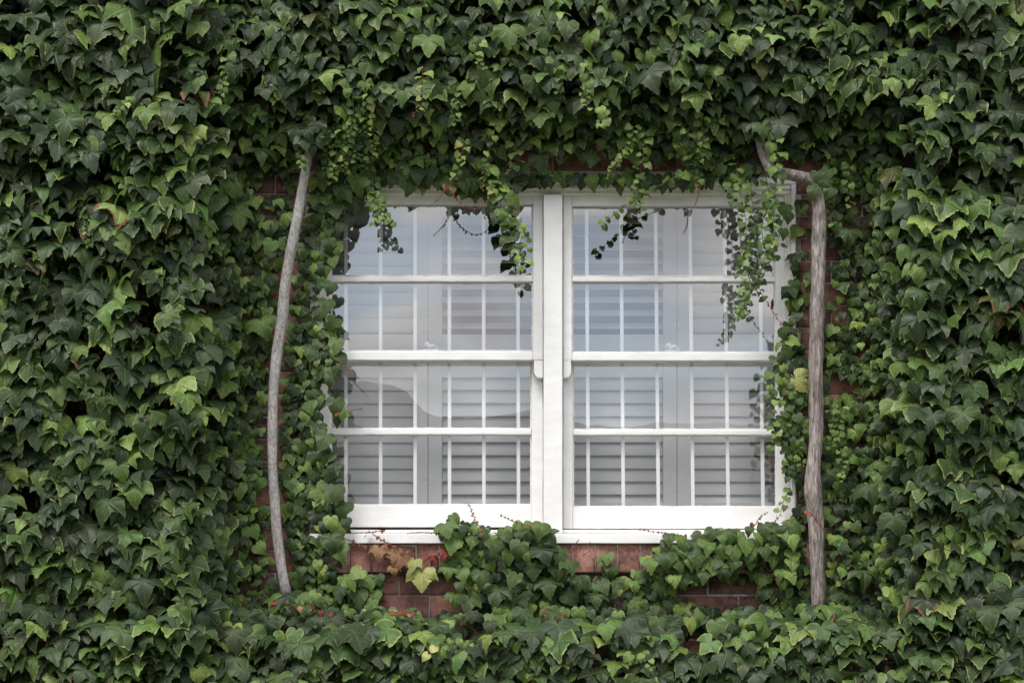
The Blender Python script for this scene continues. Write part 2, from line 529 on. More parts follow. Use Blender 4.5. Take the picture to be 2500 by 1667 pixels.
mb = MB(); mb.pbox(1327, 1373.5, 474.3, 1301, -0.004, 0.16, axis='z', **j)
mb.build('mullion', W_, win, bevel=0.003)
mb = MB()
mb.pbox(FX0 - 1, FX1 + 1, 1302, 1326, -0.034, 0.15, **j)
mb.build('sill', W_, win, bevel=0.003)
mb = MB(); mb.pbox(FX0 + 27.3, FX1 - 27.3, 1292.5, 1301.6, 0.022, 0.15, **j)
mb.build('sill_step', M['paint_cream'], win, bevel=0.002)

def sash(kind, sx0, sx1, gx0, gx1, rows, yf, glassmat, side):
    """rows = (top, glass1 top, glass1 bottom, glass2 top, glass2 bottom, bottom)"""
    t, g1, g1b, g2, g2b, bt = rows      # measured where the glass shows; the putty bead covers the rest
    gx0 -= 2.6; gx1 += 2.6; g1 -= 2.4; g1b += 2.4; g2 -= 2.4; g2b += 2.4
    mb = MB(); th = 0.036
    q = dict(jit=0.0005, seg=24)
    mb.pbox(sx0, gx0, t, bt, yf, yf + th, axis='z', **q)
    mb.pbox(gx1, sx1, t, bt, yf, yf + th, axis='z', **q)
    mb.pbox(gx0 + .2, gx1 - .2, t, g1, yf + .0004, yf + th - .001, **q)
    mb.pbox(gx0 + .2, gx1 - .2, g2b, bt, yf + .0004, yf + th - .001, **q)
    o = mb.build(kind, W_, win, bevel=0.0025)
    mb = MB(); mb.pbox(gx0 + .2, gx1 - .2, g1b, g2, yf + .003, yf + th - .002, jit=0.0006, seg=30)
    mb.build('glazing_bar', W_, o, bevel=0.003)
    # putty bead against the glass
    mb = MB(); w = 4.0; q = dict(jit=0.0011, seg=40)
    for (a, b_) in ((g1, g1b), (g2, g2b)):
        mb.pbox(gx0 - .3, gx0 + w * .8, a, b_, yf + .012, yf + .0195, axis='z', **q)
        mb.pbox(gx1 - w * .8, gx1 + .3, a, b_, yf + .012, yf + .0195, axis='z', **q)
        mb.pbox(gx0 + 2, gx1 - 2, a - .3, a + w * .7, yf + .012, yf + .0195, **q)
        mb.pbox(gx0 + 2, gx1 - 2, b_ - w * .7, b_ + .3, yf + .012, yf + .0195, **q)
    mb.build('putty_bead', M['paint_cream'], o, bevel=0.0015)
    for (a, b_) in ((g1, g1b), (g2, g2b)):
        mb = MB(); mb.pbox(gx0 - 2, gx1 + 2, a - 2, b_ + 2, yf + .020, yf + .0215)
        # one clean pane: a thin single sheet so light crosses it once
        mb.bm.free()
        p = P(gx0 - 2, b_ + 2, yf + .020); r = P(gx1 + 2, a - 2, yf + .020)
        me = bpy.data.meshes.new('glass_pane')
        me.from_pydata([(p[0], yf + .020, p[2]), (r[0], yf + .020, p[2]), (r[0], yf + .020, r[2]), (p[0], yf + .020, r[2])], [], [(0, 1, 2, 3)])
        link('glass_pane', me, glassmat, o)
    return o

UY, LY = 0.030, 0.072
u1 = sash('upper_sash', 783, 1325.5, 810, 1298.5, (475, 501, 671.5, 690, 855, 879), UY, M['glass_up'], 0)
u2 = sash('upper_sash', 1375, 1916, 1399, 1890.5, (475, 505.5, 672.7, 690, 858, 880), UY, M['glass_up'], 1)
l1 = sash('lower_sash', 783, 1325.5, 809.5, 1295, (860, 884, 1044, 1063, 1230, 1286), LY, M['glass_low'], 0)
l2 = sash('lower_sash', 1375, 1916, 1401, 1893, (861, 885, 1046, 1064, 1234.5, 1290), LY, M['glass_low'], 1)
u1['label'] = 'upper sliding sash of the left pair'; u2['label'] = 'upper sliding sash of the right pair'
l1['label'] = 'lower sliding sash of the left pair'; l2['label'] = 'lower sliding sash of the right pair'
# horns under the upper stiles
def horn(x0, x1, rnd, par):
    a = P(x0, 880, UY); b = P(x1, 922, UY)
    xw = b[0] - a[0]; hz = a[2] - b[2]
    pts = [(a[0], a[2]), (a[0], b[2]), (b[0], b[2]), (b[0], a[2])]
    arc = []
    r = 0.6 * xw
    n = 8
    if rnd == 'l':
        arc = [(a[0] + r * 1.0 - r * math.cos(t), b[2] + r * 1.3 - r * 1.3 * math.sin(t)) for t in np.linspace(0, math.pi / 2, n)]
        pts = [(a[0], a[2])] + arc + [(b[0], b[2]), (b[0], a[2])]
    else:
        arc = [(b[0] - r + r * math.sin(t), b[2] + r * 1.3 - r * 1.3 * math.cos(t)) for t in np.linspace(0, math.pi / 2, n)]
        pts = [(a[0], a[2]), (a[0], b[2])] + arc + [(b[0], a[2])]
    m = MB(); m.poly(pts, UY, UY + 0.036); m.build('sash_horn', W_, par, bevel=0.002)
horn(1303.5, 1325.4, 'l', u1); horn(784, 806, 'r', u1)
horn(1375.2, 1394.5, 'r', u2); horn(1896, 1915.8, 'l', u2)
# fasteners on the meeting rails
def catch(px, py, par):
    vs, qs = [], []
    c = np.array(P(px, py, LY + 0.01))
    pts = [c + np.array(p) for p in ((-.020, 0, .012), (-.012, -.004, .020), (-.004, -.004, .008), (.006, -.006, .012), (.014, -.002, .009), (.024, 0, .002))]
    v, q = tube_arrays(smooth_path(pts, 0.002), np.interp(np.linspace(0, 1, len(smooth_path(pts, 0.002))), [0, .3, .6, 1], [.005, .0075, .008, .004]), 10)
    me = np_mesh('sash_catch', v, quads=q); o = link('sash_catch', me, M['metal'], par)
    m = MB(); m.box(c[0] - .022, c[0] + .022, c[1] - .012, c[1] + .012, c[2] - .006, c[2] + .001)
    m.build('catch_plate', M['metal'], o, bevel=0.002)
catch(1052, 854, l1); catch(1641, 856, l2)

# thin upright glazing strips just behind the panes of each sash
def bars(xs, y, py0, py1, par):
    for (xt, xb_) in xs:
        lerp = lambda q: xt + (xb_ - xt) * (q - 500) / 730
        a = P(lerp(py0), py0, y); b = P(lerp(py1), py1, y)
        w = 0.0060
        m = MB()
        vs = [m.bm.verts.new(p) for p in ((b[0] - w, y, b[2]), (b[0] + w, y, b[2]), (b[0] + w, y + .008, b[2]), (b[0] - w, y + .008, b[2]),
                                          (a[0] - w, y, a[2]), (a[0] + w, y, a[2]), (a[0] + w, y + .008, a[2]), (a[0] - w, y + .008, a[2]))]
        for f in ((0, 1, 2, 3), (4, 7, 6, 5), (0, 4, 5, 1), (1, 5, 6, 2), (2, 6, 7, 3), (3, 7, 4, 0)):
            m.bm.faces.new([vs[i] for i in f])
        m.build('glazing_strip', M['bar'], par, bevel=0.0012)
XSL = [(844.4, 844), (929.2, 929), (1013.4, 1013.4), (1096.9, 1097.5), (1180.4, 1181.5), (1264.3, 1266)]
XSR = [(1432, 1436.5), (1515.8, 1522), (1600.5, 1607.5), (1684.5, 1692), (1769, 1778), (1854.5, 1863)]
bars(XSL, UY + .0365, 497, 860, u1); bars(XSR, UY + .0365, 501, 862, u2)
bars(XSL, LY + .0365, 874, 1236, l1); bars(XSR, LY + .0365, 875, 1240, l2)

# louvred shutters inside
def shutter(px0, px1, stile_l, stile_r, tilt_up, tilt_low, label, hinge_side):
    y = 0.30
    e = empty('window_shutter', P((px0 + px1) / 2, 1260, y), label, 'shutter', 'white louvred shutters inside the window')
    m = MB()
    t = 0.028
    gap = 0.7
    top, bot = 455, 1275
    m.pbox(px0 + gap, px0 + stile_l, top, bot, y, y + t)
    m.pbox(px1 - stile_r, px1 - gap, top, bot, y, y + t)
    ix0, ix1 = px0 + stile_l + .2, px1 - stile_r - .2
    m.pbox(ix0, ix1, top, 524, y + .0005, y + t)
    m.pbox(ix0, ix1, 816, 921, y + .0005, y + t)
    m.pbox(ix0, ix1, 1226, bot, y + .0005, y + t)
    m.build('shutter_frame', M['shutter'], e, bevel=0.0015)
    for (a0, a1, tl) in ((524, 816, tilt_up), (921, 1226, tilt_low)):
        m = MB()
        pitch = 31.9
        yy = a0 + pitch * .5
        xa_ = P(ix0 + .5, 0, y)[0]; xb_ = P(ix1 - .5, 0, y)[0]
        while yy < a1 + 4:
            zc = P(0, yy, y + .012)[2]
            w, th = 0.0245, 0.0042
            pts = []
            for s_ in np.linspace(0, 2 * np.pi, 12, endpoint=False):
                u, v = w * math.cos(s_), th * math.sin(s_)
                ca, sa = math.cos(R(tl)), math.sin(R(tl))
                pts.append((y + .014 + u * ca - v * sa, zc + u * sa + v * ca))
            f = [m.bm.verts.new((xa_, a_, b_)) for a_, b_ in pts]; g = [m.bm.verts.new((xb_, a_, b_)) for a_, b_ in pts]
            m.bm.faces.new(f); m.bm.faces.new(g[::-1])
            for i in range(12):
                m.bm.faces.new((f[i], g[i], g[(i + 1) % 12], f[(i + 1) % 12]))
            yy += pitch
        m.build('louvre_slats', M['shutter'], e, smooth=True)
    hx = px1 if hinge_side == 'r' else px0
    s = -1 if hinge_side == 'r' else 1
    for hy in (790, 1180):
        m = MB()
        m.pbox(min(hx + s * 1, hx + s * 15), max(hx + s * 1, hx + s * 15), hy - 20, hy + 20, y - .0012, y + .001)
        m.build('hinge', M['metal'], e, bevel=0.0004)
shutter(760, 1045, 24, 34, 112, 76, 'shutter behind the left sashes on the side nearer the slim grey stem', 'r')
shutter(1045, 1338, 34, 26, 34, 66, 'shutter behind the left sashes on the side nearer the mullion', 'l')
shutter(1364, 1653, 26, 34, 34, 70, 'shutter behind the right sashes on the side nearer the mullion', 'r')
shutter(1653, 1945, 34, 26, 112, 74, 'shutter behind the right sashes on the side nearer the thick furrowed trunk', 'l')

# ------------------------------------------------------------------ ivy leaves
def leaf_outline(kind, r_, lobed=1.0, teeth=True):
    if kind == 'maple':
        d = r_.uniform(0, 1) * lobed
        half = [(0.0, 0.02), (0.05, 0.15), (0.19, 0.31), (0.40, 0.35), (0.60, 0.25), (0.73, 0.06), (0.80, -0.14),
                (0.84 + .05 * d, -0.38 - .10 * d), (0.66 - .03 * d, -0.34), (0.50 - .08 * d, -0.36 + .04 * d),
                (0.38 - .03 * d, -0.46), (0.27, -0.66), (0.12, -0.84), (0.0, -0.98)]
    elif kind == 'heart':
        half = [(0.0, 0.03), (0.07, 0.14), (0.22, 0.23), (0.40, 0.18), (0.52, 0.02), (0.545, -0.18), (0.50, -0.33),
                (0.42, -0.44), (0.30, -0.60), (0.15, -0.78), (0.0, -0.95)]
    else:
        half = [(0.0, 0.06), (0.12, 0.16), (0.30, 0.19), (0.46, 0.08), (0.52, -0.12), (0.48, -0.34), (0.34, -0.54), (0.16, -0.68), (0.0, -0.78)]
    def side():
        hp = [np.array(p) + r_.normal(0, 0.016, 2) * (0 < i < len(half) - 1) for i, p in enumerate(half)]
        pts = []
        for i in range(len(hp) - 1):
            a, b = hp[i], hp[i + 1]
            pts.append(a)
            if teeth:
                L = np.linalg.norm(b - a); dr = (b - a) / L; nrm = np.array([-dr[1], dr[0]])
                if nrm @ (a - np.array([0, -0.25])) < 0: nrm = -nrm
                o = 0.035 if i > 1 else 0.015
                pts.append(a + (b - a) * 0.62 + nrm * (o + r_.uniform(-.008, .008)))
                pts.append(a + (b - a) * 0.70 + nrm * (o * 0.1))
        pts.append(hp[-1])
        return pts
    rt = side(); lt = side()
    out = rt + [np.array((-p[0], p[1])) for p in lt[-2:0:-1]]
    return np.array(out)

def seg_vein(x, y):
    ax = np.abs(x); best = np.full_like(x, 9.0)
    for dx, dy in ((0.0, -1.0), (0.90, -0.43), (0.80, 0.60)):
        cr = np.abs(ax * dy - y * dx) + (ax * dx + y * dy < 0) * 5
        best = np.minimum(best, cr)
    return np.minimum(best, 0.3)

def make_variant(kind, seed, rings=(0.36, 0.68, 1.0), teeth=True):
    r_ = np.random.default_rng(seed)
    o = leaf_outline(kind, r_, teeth=teeth)
    c = np.array([0, -0.10])
    n = len(o)
    V = [c[None]]; E = [np.zeros(1)]
    for t in rings:
        V.append(c + (o - c) * t); E.append(np.full(n, t))
    V = np.concatenate(V); E = np.concatenate(E)
    x, y = V[:, 0], V[:, 1]
    r2 = x ** 2 + (y + .2) ** 2
    ang = np.arctan2(y + .2, x)
    h = -r_.uniform(.15, .52) * (0.7 * x ** 2 + 1.3 * (y + .2) ** 2)
    h += r_.uniform(.15, .38) * seg_vein(x, y) * (0.5 + E * .3)
    h += r_.uniform(.0, .10) * np.sin(3 * ang + r_.uniform(0, 6.28)) * r2 * 2
    h += r_.uniform(.01, .045) * np.sin(7 * ang + r_.uniform(0, 6.28)) * E ** 3
    h -= r_.uniform(.0, .55) * np.maximum(0, -y - .40) ** 2 * 2
    h -= r_.uniform(-.1, .5) * np.maximum(0, y - .02) ** 2 * 4
    h += r_.uniform(-.30, .30) * x * np.abs(x) + r_.uniform(-.25, .25) * x * y
    h -= h[0]
    V3 = np.stack([x * (1 - .10 * r2), y, h], 1)
    tris = np.array([(0, 1 + i, 1 + (i + 1) % n) for i in range(n)])
    quads = []
    for k in range(len(rings) - 1):
        a = 1 + k * n; b = a + n
        quads += [(a + i, b + i, b + (i + 1) % n, a + (i + 1) % n) for i in range(n)]
    uv = np.stack([x, y, E], 1)
    return V3, tris[:, ::-1], np.array(quads)[:, ::-1], uv

VAR = {'maple': [make_variant('maple', 100 + i) for i in range(16)],
       'heart': [make_variant('heart', 200 + i) for i in range(9)],
       'round': [make_variant('round', 300 + i, (0.55, 1.0), False) for i in range(6)]}

def rotm(th, ph, ps):
    """tilt up, yaw, in-plane roll -> basis columns (x right, y up in blade, n)"""
    ct, st, cp, sp_, cr, sr = np.cos(th), np.sin(th), np.cos(ph), np.sin(ph), np.cos(ps), np.sin(ps)
    n_ = len(th); Z = np.zeros(n_); O = np.ones(n_)
    X = np.stack([O, Z, Z], 1); Y = np.stack([Z, st, ct], 1); N = np.stack([Z, -ct, st], 1)
    x2 = X * cr[:, None] + Y * sr[:, None]; y2 = -X * sr[:, None] + Y * cr[:, None]
    B = np.stack([x2, y2, N], 2)
    Rz = np.zeros((n_, 3, 3)); Rz[:, 0, 0] = cp; Rz[:, 0, 1] = -sp_; Rz[:, 1, 0] = sp_; Rz[:, 1, 1] = cp; Rz[:, 2, 2] = 1
    return np.einsum('nij,njk->nik', Rz, B)

class Leaves:
    """gathers leaves (and thin stems) of one plant part into one mesh"""
    def __init__(s): s.items = {}; s.tubes = []
    def add(s, kind, pos, size, th, ph, ps, col, edge):
        s.items.setdefault(kind, []).append((*pos, size, th, ph, ps, *col, edge))
    def tube(s, pts, rad, col, n=5): s.tubes.append((pts, rad, col, n))
    def build(s, name, parent):
        VV, TT, QQ, UU, CC = [], [], [], [], []
        base = 0
        for kind, it in s.items.items():
            A = np.array(it, float)
            vid = rng.integers(0, len(VAR[kind]), len(A))
            for v in range(len(VAR[kind])):
                a = A[vid == v]
                if not len(a): continue
                V3, T, Q, uv = VAR[kind][v]
                n = len(V3); m = len(a)
                B = rotm(a[:, 4], a[:, 5], a[:, 6])
                sc = a[:, 3][:, None, None] * np.stack([rng.uniform(.88, 1.12, m), np.ones(m), rng.uniform(.45, 1.3, m)], 1)[:, None, :]
                W = np.einsum('nij,nvj->nvi', B, V3[None] * sc) + a[:, None, :3]
                VV.append(W.reshape(-1, 3))
                off = base + np.arange(m)[:, None, None] * n
                TT.append((T[None] + off).reshape(-1, 3)); QQ.append((Q[None] + off).reshape(-1, 4))
                UU.append(np.repeat(uv[None], m, 0).reshape(-1, 3))
                CC.append(np.repeat(a[:, None, 7:11], n, 1).reshape(-1, 4))
                base += n * m
        for pts, rad, col, n in s.tubes:
            v, q = tube_arrays(pts, rad, n)
            VV.append(v); QQ.append(q + base); base += len(v)
            UU.append(np.tile([[0.3, -0.9, 0.0]], (len(v), 1))); CC.append(np.tile([[*col, 0.0]], (len(v), 1)))
        if not VV: return None
        me = np_mesh(name, np.concatenate(VV), quads=np.concatenate(QQ) if QQ else None, tris=np.concatenate(TT) if TT else None,
                     attrs={'leafuv': ('FLOAT_VECTOR', np.concatenate(UU)), 'leafcol': ('FLOAT_COLOR', np.concatenate(CC))})
        return link(name, me, M['leaf'], parent)

def fn(x, y, s, seed=0.0):
    return mnoise.noise(Vector((x / s, y / s, seed)))

def pt_seg(px, py, poly):
    p = np.array([px, py]); a = np.array(poly, float); b = np.roll(a, -1, 0)
    ab = b - a; t = np.clip(((p - a) * ab).sum(1) / (ab ** 2).sum(1), 0, 1)
    return np.sqrt((((a + ab * t[:, None]) - p) ** 2).sum(1)).min()
def inside(px, py, poly):
    a = np.array(poly, float); b = np.roll(a, -1, 0)
    c = (a[:, 1] > py) != (b[:, 1] > py)
    with np.errstate(divide='ignore', invalid='ignore'):
        xi = (b[:, 0] - a[:, 0]) * (py - a[:, 1]) / (b[:, 1] - a[:, 1]) + a[:, 0]
    return (np.sum(c & (px < xi)) % 2) == 1
def sdist(px, py, poly):
    d = pt_seg(px, py, poly)
    return -d if inside(px, py, poly) else d

# clear shapes in the 2352-wide view of the wall
CLEAR_WIN = [(748, 660), (765, 610), (785, 570), (790, 520), (835, 495), (850, 455), (900, 432), (990, 440), (1060, 458), (1130, 470), (1180, 440),
             (1200, 425), (1290, 432), (1470, 440), (1560, 432), (1620, 425), (1700, 425), (1790, 420), (1826, 430), (1820, 560), (1805, 640),
             (1808, 700), (1795, 760), (1785, 830), (1770, 900), (1775, 980), (1790, 1060), (1800, 1110), (1828, 1140), (1815, 1195),
             (1730, 1212), (1640, 1215), (1560, 1232), (1500, 1258), (1475, 1300), (1430, 1312), (1325, 1312), (1310, 1270), (1280, 1235),
             (1240, 1195), (1160, 1212), (1080, 1200), (1040, 1175), (1005, 1215), (1000, 1295), (1050, 1320), (1075, 1400), (890, 1400),
             (880, 1340), (830, 1305), (785, 1308), (785, 1240), (805, 1200), (792, 1140), (765, 1050), (745, 975), (750, 890), (785, 860), (790, 800), (765, 720)]
PATCH = [([(595, 418), (655, 418), (655, 455), (595, 455)], 1.0), ([(598, 480), (628, 480), (628, 505), (598, 505)], .9),
         ([(1832, 430), (1872, 430), (1866, 800), (1862, 1130), (1836, 1130), (1838, 700)], .72),
         ([(1896, 440), (1985, 440), (1990, 600), (1950, 760), (1896, 740)], .62),
         ([(1905, 870), (1965, 870), (1965, 910), (1905, 910)], 1.0),
         ([(1178, 360), (1560, 355), (1560, 392), (1300, 402), (1185, 402)], .97),
         ([(1795, 366), (1868, 360), (1868, 405), (1850, 405), (1800, 388)], 1.0),
         ([(1560, 1345), (1740, 1338), (1740, 1390), (1560, 1392)], 1.0),
         ([(1350, 1310), (1478, 1305), (1470, 1350), (1440, 1372), (1400, 1380), (1345, 1330)], .45),
         ([(575, 1130), (615, 1130), (615, 1160), (575, 1160)], .9), ([(596, 1230), (640, 1210), (645, 1340), (610, 1330)], .7)]
TRUNK_L = [(722, 250), (716, 300), (710, 350), (695, 430), (683, 500), (668, 580), (655, 660), (647, 740), (635, 820), (628, 900), (626, 980), (626, 1060), (630, 1140), (636, 1220), (645, 1290), (655, 1350), (660, 1372)]
TRUNK_LR = [8, 8.5, 9.5, 11, 12, 12.5, 13, 13, 12.5, 11.5, 11, 11, 11.5, 12, 12, 12, 12]
TRUNK_R = [(1884, 425), (1882, 480), (1882, 520), (1880, 600), (1877, 700), (1875, 800), (1873, 900), (1874, 1000), (1869, 1060), (1866, 1120), (1873, 1200), (1878, 1280), (1878, 1400), (1876, 1480)]
TRUNK_RR = [16, 16, 18, 17, 17, 17, 17, 16, 16, 19, 17, 17, 16, 18]
BRANCH = [(1742, 306), (1746, 328), (1755, 360), (1775, 391), (1810, 400), (1850, 410), (1872, 428), (1884, 452)]
BRANCH_R = [8, 10, 11, 12, 12, 12, 14, 14]

def trunk_dist(x, y):
    def d(path):
        a = np.array(path[:-1], float); b = np.array(path[1:], float); p = np.array([x, y]); ab = b - a
        t = np.clip(((p - a) * ab).sum(1) / (ab ** 2).sum(1), 0, 1)
        return np.sqrt((((a + ab * t[:, None]) - p) ** 2).sum(1)).min()
    return min(d(TRUNK_L[2:-1]), d(TRUNK_R[:-1]), d(BRANCH[1:]))

def sstep(a, b, x):
    t = min(1, max(0, (x - a) / (b - a))); return t * t * (3 - 2 * t)

def bulge(x, y):
    """how far the ivy has thickened away from the wall: 0 thin film by the window .. 1 deep mass"""
    l = sstep(165, 330, 760 - x); r = sstep(155, 310, x - 1830)
    t = sstep(20, 270, 430 - y); b = .72 * sstep(140, 205, y - 1250)
    return max(l, r, .62 * t, b)

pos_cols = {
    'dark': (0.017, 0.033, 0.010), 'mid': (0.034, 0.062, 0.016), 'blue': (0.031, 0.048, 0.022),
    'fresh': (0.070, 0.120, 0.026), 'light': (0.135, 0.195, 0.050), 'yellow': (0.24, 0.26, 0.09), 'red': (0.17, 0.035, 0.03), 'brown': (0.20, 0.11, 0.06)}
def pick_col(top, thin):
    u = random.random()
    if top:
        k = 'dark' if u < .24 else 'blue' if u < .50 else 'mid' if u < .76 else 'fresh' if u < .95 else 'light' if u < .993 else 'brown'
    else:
        k = 'dark' if u < .5 else 'blue' if u < .7 else 'mid' if u < .93 else 'fresh'  # inner leaves are darker green, with shade of the gaps put into the colour
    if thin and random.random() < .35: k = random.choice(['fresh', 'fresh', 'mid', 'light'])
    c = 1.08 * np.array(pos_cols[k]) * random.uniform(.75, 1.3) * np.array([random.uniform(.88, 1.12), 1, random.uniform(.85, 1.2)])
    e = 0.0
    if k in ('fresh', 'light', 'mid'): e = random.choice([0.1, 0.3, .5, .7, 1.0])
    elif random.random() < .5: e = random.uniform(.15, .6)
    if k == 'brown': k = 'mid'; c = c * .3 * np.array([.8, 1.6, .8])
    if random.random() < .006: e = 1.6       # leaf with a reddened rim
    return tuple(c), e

PL = {}
PL['left'] = empty('ivy_plant', P(665 * K, 1500 * K, -0.1), 'dense dark ivy with a slim pale grey stem on the wall left of the window', 'climbing plant', 'ivy plants on the brick wall')
PL['right'] = empty('ivy_plant', P(1877 * K, 1500 * K, -0.1), 'dense ivy with a thick furrowed brown trunk on the wall right of the window', 'climbing plant', 'ivy plants on the brick wall')
PL['top'] = empty('ivy_plant', P(1250 * K, 400 * K, -0.05), 'ivy curtain above the window with small leaved shoots hanging over the glass', 'climbing plant', 'ivy plants on the brick wall')
PL['low'] = empty('ivy_plant', P(1250 * K, 1500 * K, -0.1), 'low ivy bank under the white sill with leaf clumps creeping up the bricks', 'climbing plant', 'ivy plants on the brick wall')
LV = {k: Leaves() for k in PL}
def owner(x, y):
    w = 25 * fn(x, y, 90, 5)
    if y + w > 1395: return 'low'
    if 800 < x < 1780 and y > 1150: return 'low'
    if x + w < 735: return 'left'
    if x + w > 1745 and y > 380: return 'right'
    if x + w > 1745: return 'right'
    if y > 480: return 'left' if x < 1200 else 'right'
    return 'top'

PET = (0.16, 0.10, 0.05)
def put_leaf(vx, vy, depth, size, kind, th, ph, ps, col, edge, pl=None, petiole=True):
    """vx,vy = centre of the blade in view px; depth = metres out from the wall"""
    pl = pl or owner(vx, vy)
    p = np.array(P(vx * K, vy * K, -depth))
    B = rotm(np.array([th]), np.array([ph]), np.array([ps]))[0]
    base = p - B @ np.array([0, -0.30 * size, 0])
    LV[pl].add(kind, tuple(base), size, th, ph, ps, col, edge)
    if petiole:
        q = base + B @ np.array([0, 0.05, -0.35]) * size
        r = base + np.array([random.uniform(-.3, .3), 0.9, -0.1]) * size * 0.8
        r[1] = min(r[1], 0.0)
        LV[pl].tube([base, q, r], [.0012, .0012, .0014], PET, 4)

def scatter():
    n = 0
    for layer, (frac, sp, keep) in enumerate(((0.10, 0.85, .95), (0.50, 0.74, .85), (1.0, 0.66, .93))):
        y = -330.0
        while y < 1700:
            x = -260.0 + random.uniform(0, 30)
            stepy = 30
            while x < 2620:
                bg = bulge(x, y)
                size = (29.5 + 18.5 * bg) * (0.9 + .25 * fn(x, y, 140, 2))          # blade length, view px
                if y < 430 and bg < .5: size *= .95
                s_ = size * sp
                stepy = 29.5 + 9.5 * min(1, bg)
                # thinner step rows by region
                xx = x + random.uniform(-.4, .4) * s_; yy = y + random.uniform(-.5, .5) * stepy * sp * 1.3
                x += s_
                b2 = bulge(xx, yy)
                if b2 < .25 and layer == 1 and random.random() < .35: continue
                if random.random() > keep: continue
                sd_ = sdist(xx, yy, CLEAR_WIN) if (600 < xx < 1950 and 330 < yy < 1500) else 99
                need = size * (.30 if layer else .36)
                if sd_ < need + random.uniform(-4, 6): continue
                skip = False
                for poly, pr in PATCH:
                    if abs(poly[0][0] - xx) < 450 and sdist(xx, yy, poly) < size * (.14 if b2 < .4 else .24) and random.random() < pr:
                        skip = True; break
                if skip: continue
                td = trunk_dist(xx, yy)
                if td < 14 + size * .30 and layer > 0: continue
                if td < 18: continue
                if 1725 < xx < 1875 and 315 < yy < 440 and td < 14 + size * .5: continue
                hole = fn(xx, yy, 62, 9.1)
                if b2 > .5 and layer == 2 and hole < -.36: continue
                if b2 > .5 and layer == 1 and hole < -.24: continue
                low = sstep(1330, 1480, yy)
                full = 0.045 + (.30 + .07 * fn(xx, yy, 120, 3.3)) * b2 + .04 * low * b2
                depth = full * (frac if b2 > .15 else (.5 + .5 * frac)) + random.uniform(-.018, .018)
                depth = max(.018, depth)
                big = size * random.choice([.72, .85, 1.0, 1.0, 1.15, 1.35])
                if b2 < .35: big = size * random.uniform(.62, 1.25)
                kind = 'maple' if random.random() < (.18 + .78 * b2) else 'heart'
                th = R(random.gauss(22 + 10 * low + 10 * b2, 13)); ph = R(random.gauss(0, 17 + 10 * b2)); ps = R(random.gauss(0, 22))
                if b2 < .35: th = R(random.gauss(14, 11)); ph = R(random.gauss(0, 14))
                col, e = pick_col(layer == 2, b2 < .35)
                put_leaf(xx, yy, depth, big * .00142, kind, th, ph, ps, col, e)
                n += 1
            y += stepy * sp * 1.02
    return n
NLEAF = scatter()

# leaves hugging the lintel and the frame head, and edge clumps placed singly
def one(x, y, s, kind='heart', d=.05, c='mid', e=.3, ps=None, th=14, pl=None):
    col = tuple(np.array(pos_cols[c]) * random.uniform(.85, 1.15))
    put_leaf(x, y, d, s * .00142, kind, R(random.gauss(th, 7)), R(random.gauss(0, 12)), R(ps if ps is not None else random.gauss(0, 18)), col, e, pl)
for (x, y) in ((1893, 418), (1878, 405), (1900, 400), (1868, 440), (1905, 440)):
    one(x, y, 30, c='mid', d=.135)
for (x, y) in ((1866, 1402), (1884, 1406), (1900, 1398), (1875, 1420), (1852, 1408), (648, 1376), (668, 1374), (684, 1380), (655, 1392), (632, 1384)):
    one(x, y, 38, kind='maple', c=random.choice(['mid', 'fresh', 'dark']), d=.17, th=34)
for (x, y, d) in ((1738, 290, .20), (1752, 298, .21), (1722, 300, .19), (1742, 312, .185), (700, 325, .20), (716, 335, .19), (730, 318, .20), (708, 305, .21), (722, 290, .2)):
    one(x, y, 33, kind='maple', c=random.choice(['mid', 'dark']), d=d)
for x in np.arange(1170, 1640, 21):
    one(x + random.uniform(-5, 5), 414 + random.uniform(-7, 8), random.uniform(26, 38), c=random.choice(['mid', 'mid', 'fresh', 'dark']), d=random.uniform(.03, .07), pl='top')
for x in np.arange(845, 1190, 17):
    one(x + random.uniform(-6, 6), 410 + random.uniform(-12, 18), random.uniform(28, 44), c=random.choice(['mid', 'dark', 'dark', 'mid']), d=random.uniform(.04, .09), pl='top')
for (x, y, s, c) in ((1240, 372, 46, 'mid'), (1360, 366, 32, 'mid'), (1455, 360, 34, 'fresh'), (1205, 384, 22, 'mid'), (1290, 352, 40, 'mid'), (1400, 350, 40, 'dark'), (1510, 352, 38, 'mid'),
                     (823, 416, 50, 'fresh'), (790, 440, 46, 'mid'), (770, 480, 40, 'mid'), (812, 465, 42, 'dark'), (745, 470, 56, 'mid'), (783, 520, 30, 'dark'), (775, 575, 26, 'fresh'),
                     (800, 505, 30, 'dark'), (755, 560, 32, 'mid'), (765, 600, 26, 'fresh'), (750, 700, 34, 'mid'), (765, 740, 34, 'fresh'), (772, 790, 34, 'fresh'), (785, 822, 30, 'mid'),
                     (758, 660, 30, 'mid'), (775, 850, 26, 'mid'), (768, 905, 28, 'dark'), (770, 930, 40, 'mid'), (790, 950, 26, 'fresh'), (775, 965, 26, 'mid'), (760, 870, 36, 'mid'), (745, 1010, 44, 'mid'),
                     (765, 1075, 36, 'dark'), (752, 1050, 34, 'mid'), (770, 1130, 44, 'mid'), (790, 1165, 40, 'mid'), (796, 1200, 26, 'dark'), (780, 1215, 34, 'light'), (760, 1200, 34, 'light'),
                     (778, 1265, 44, 'fresh'), (760, 1245, 44, 'mid')):
    one(x, y, s, c=c, d=random.uniform(.05, .10))
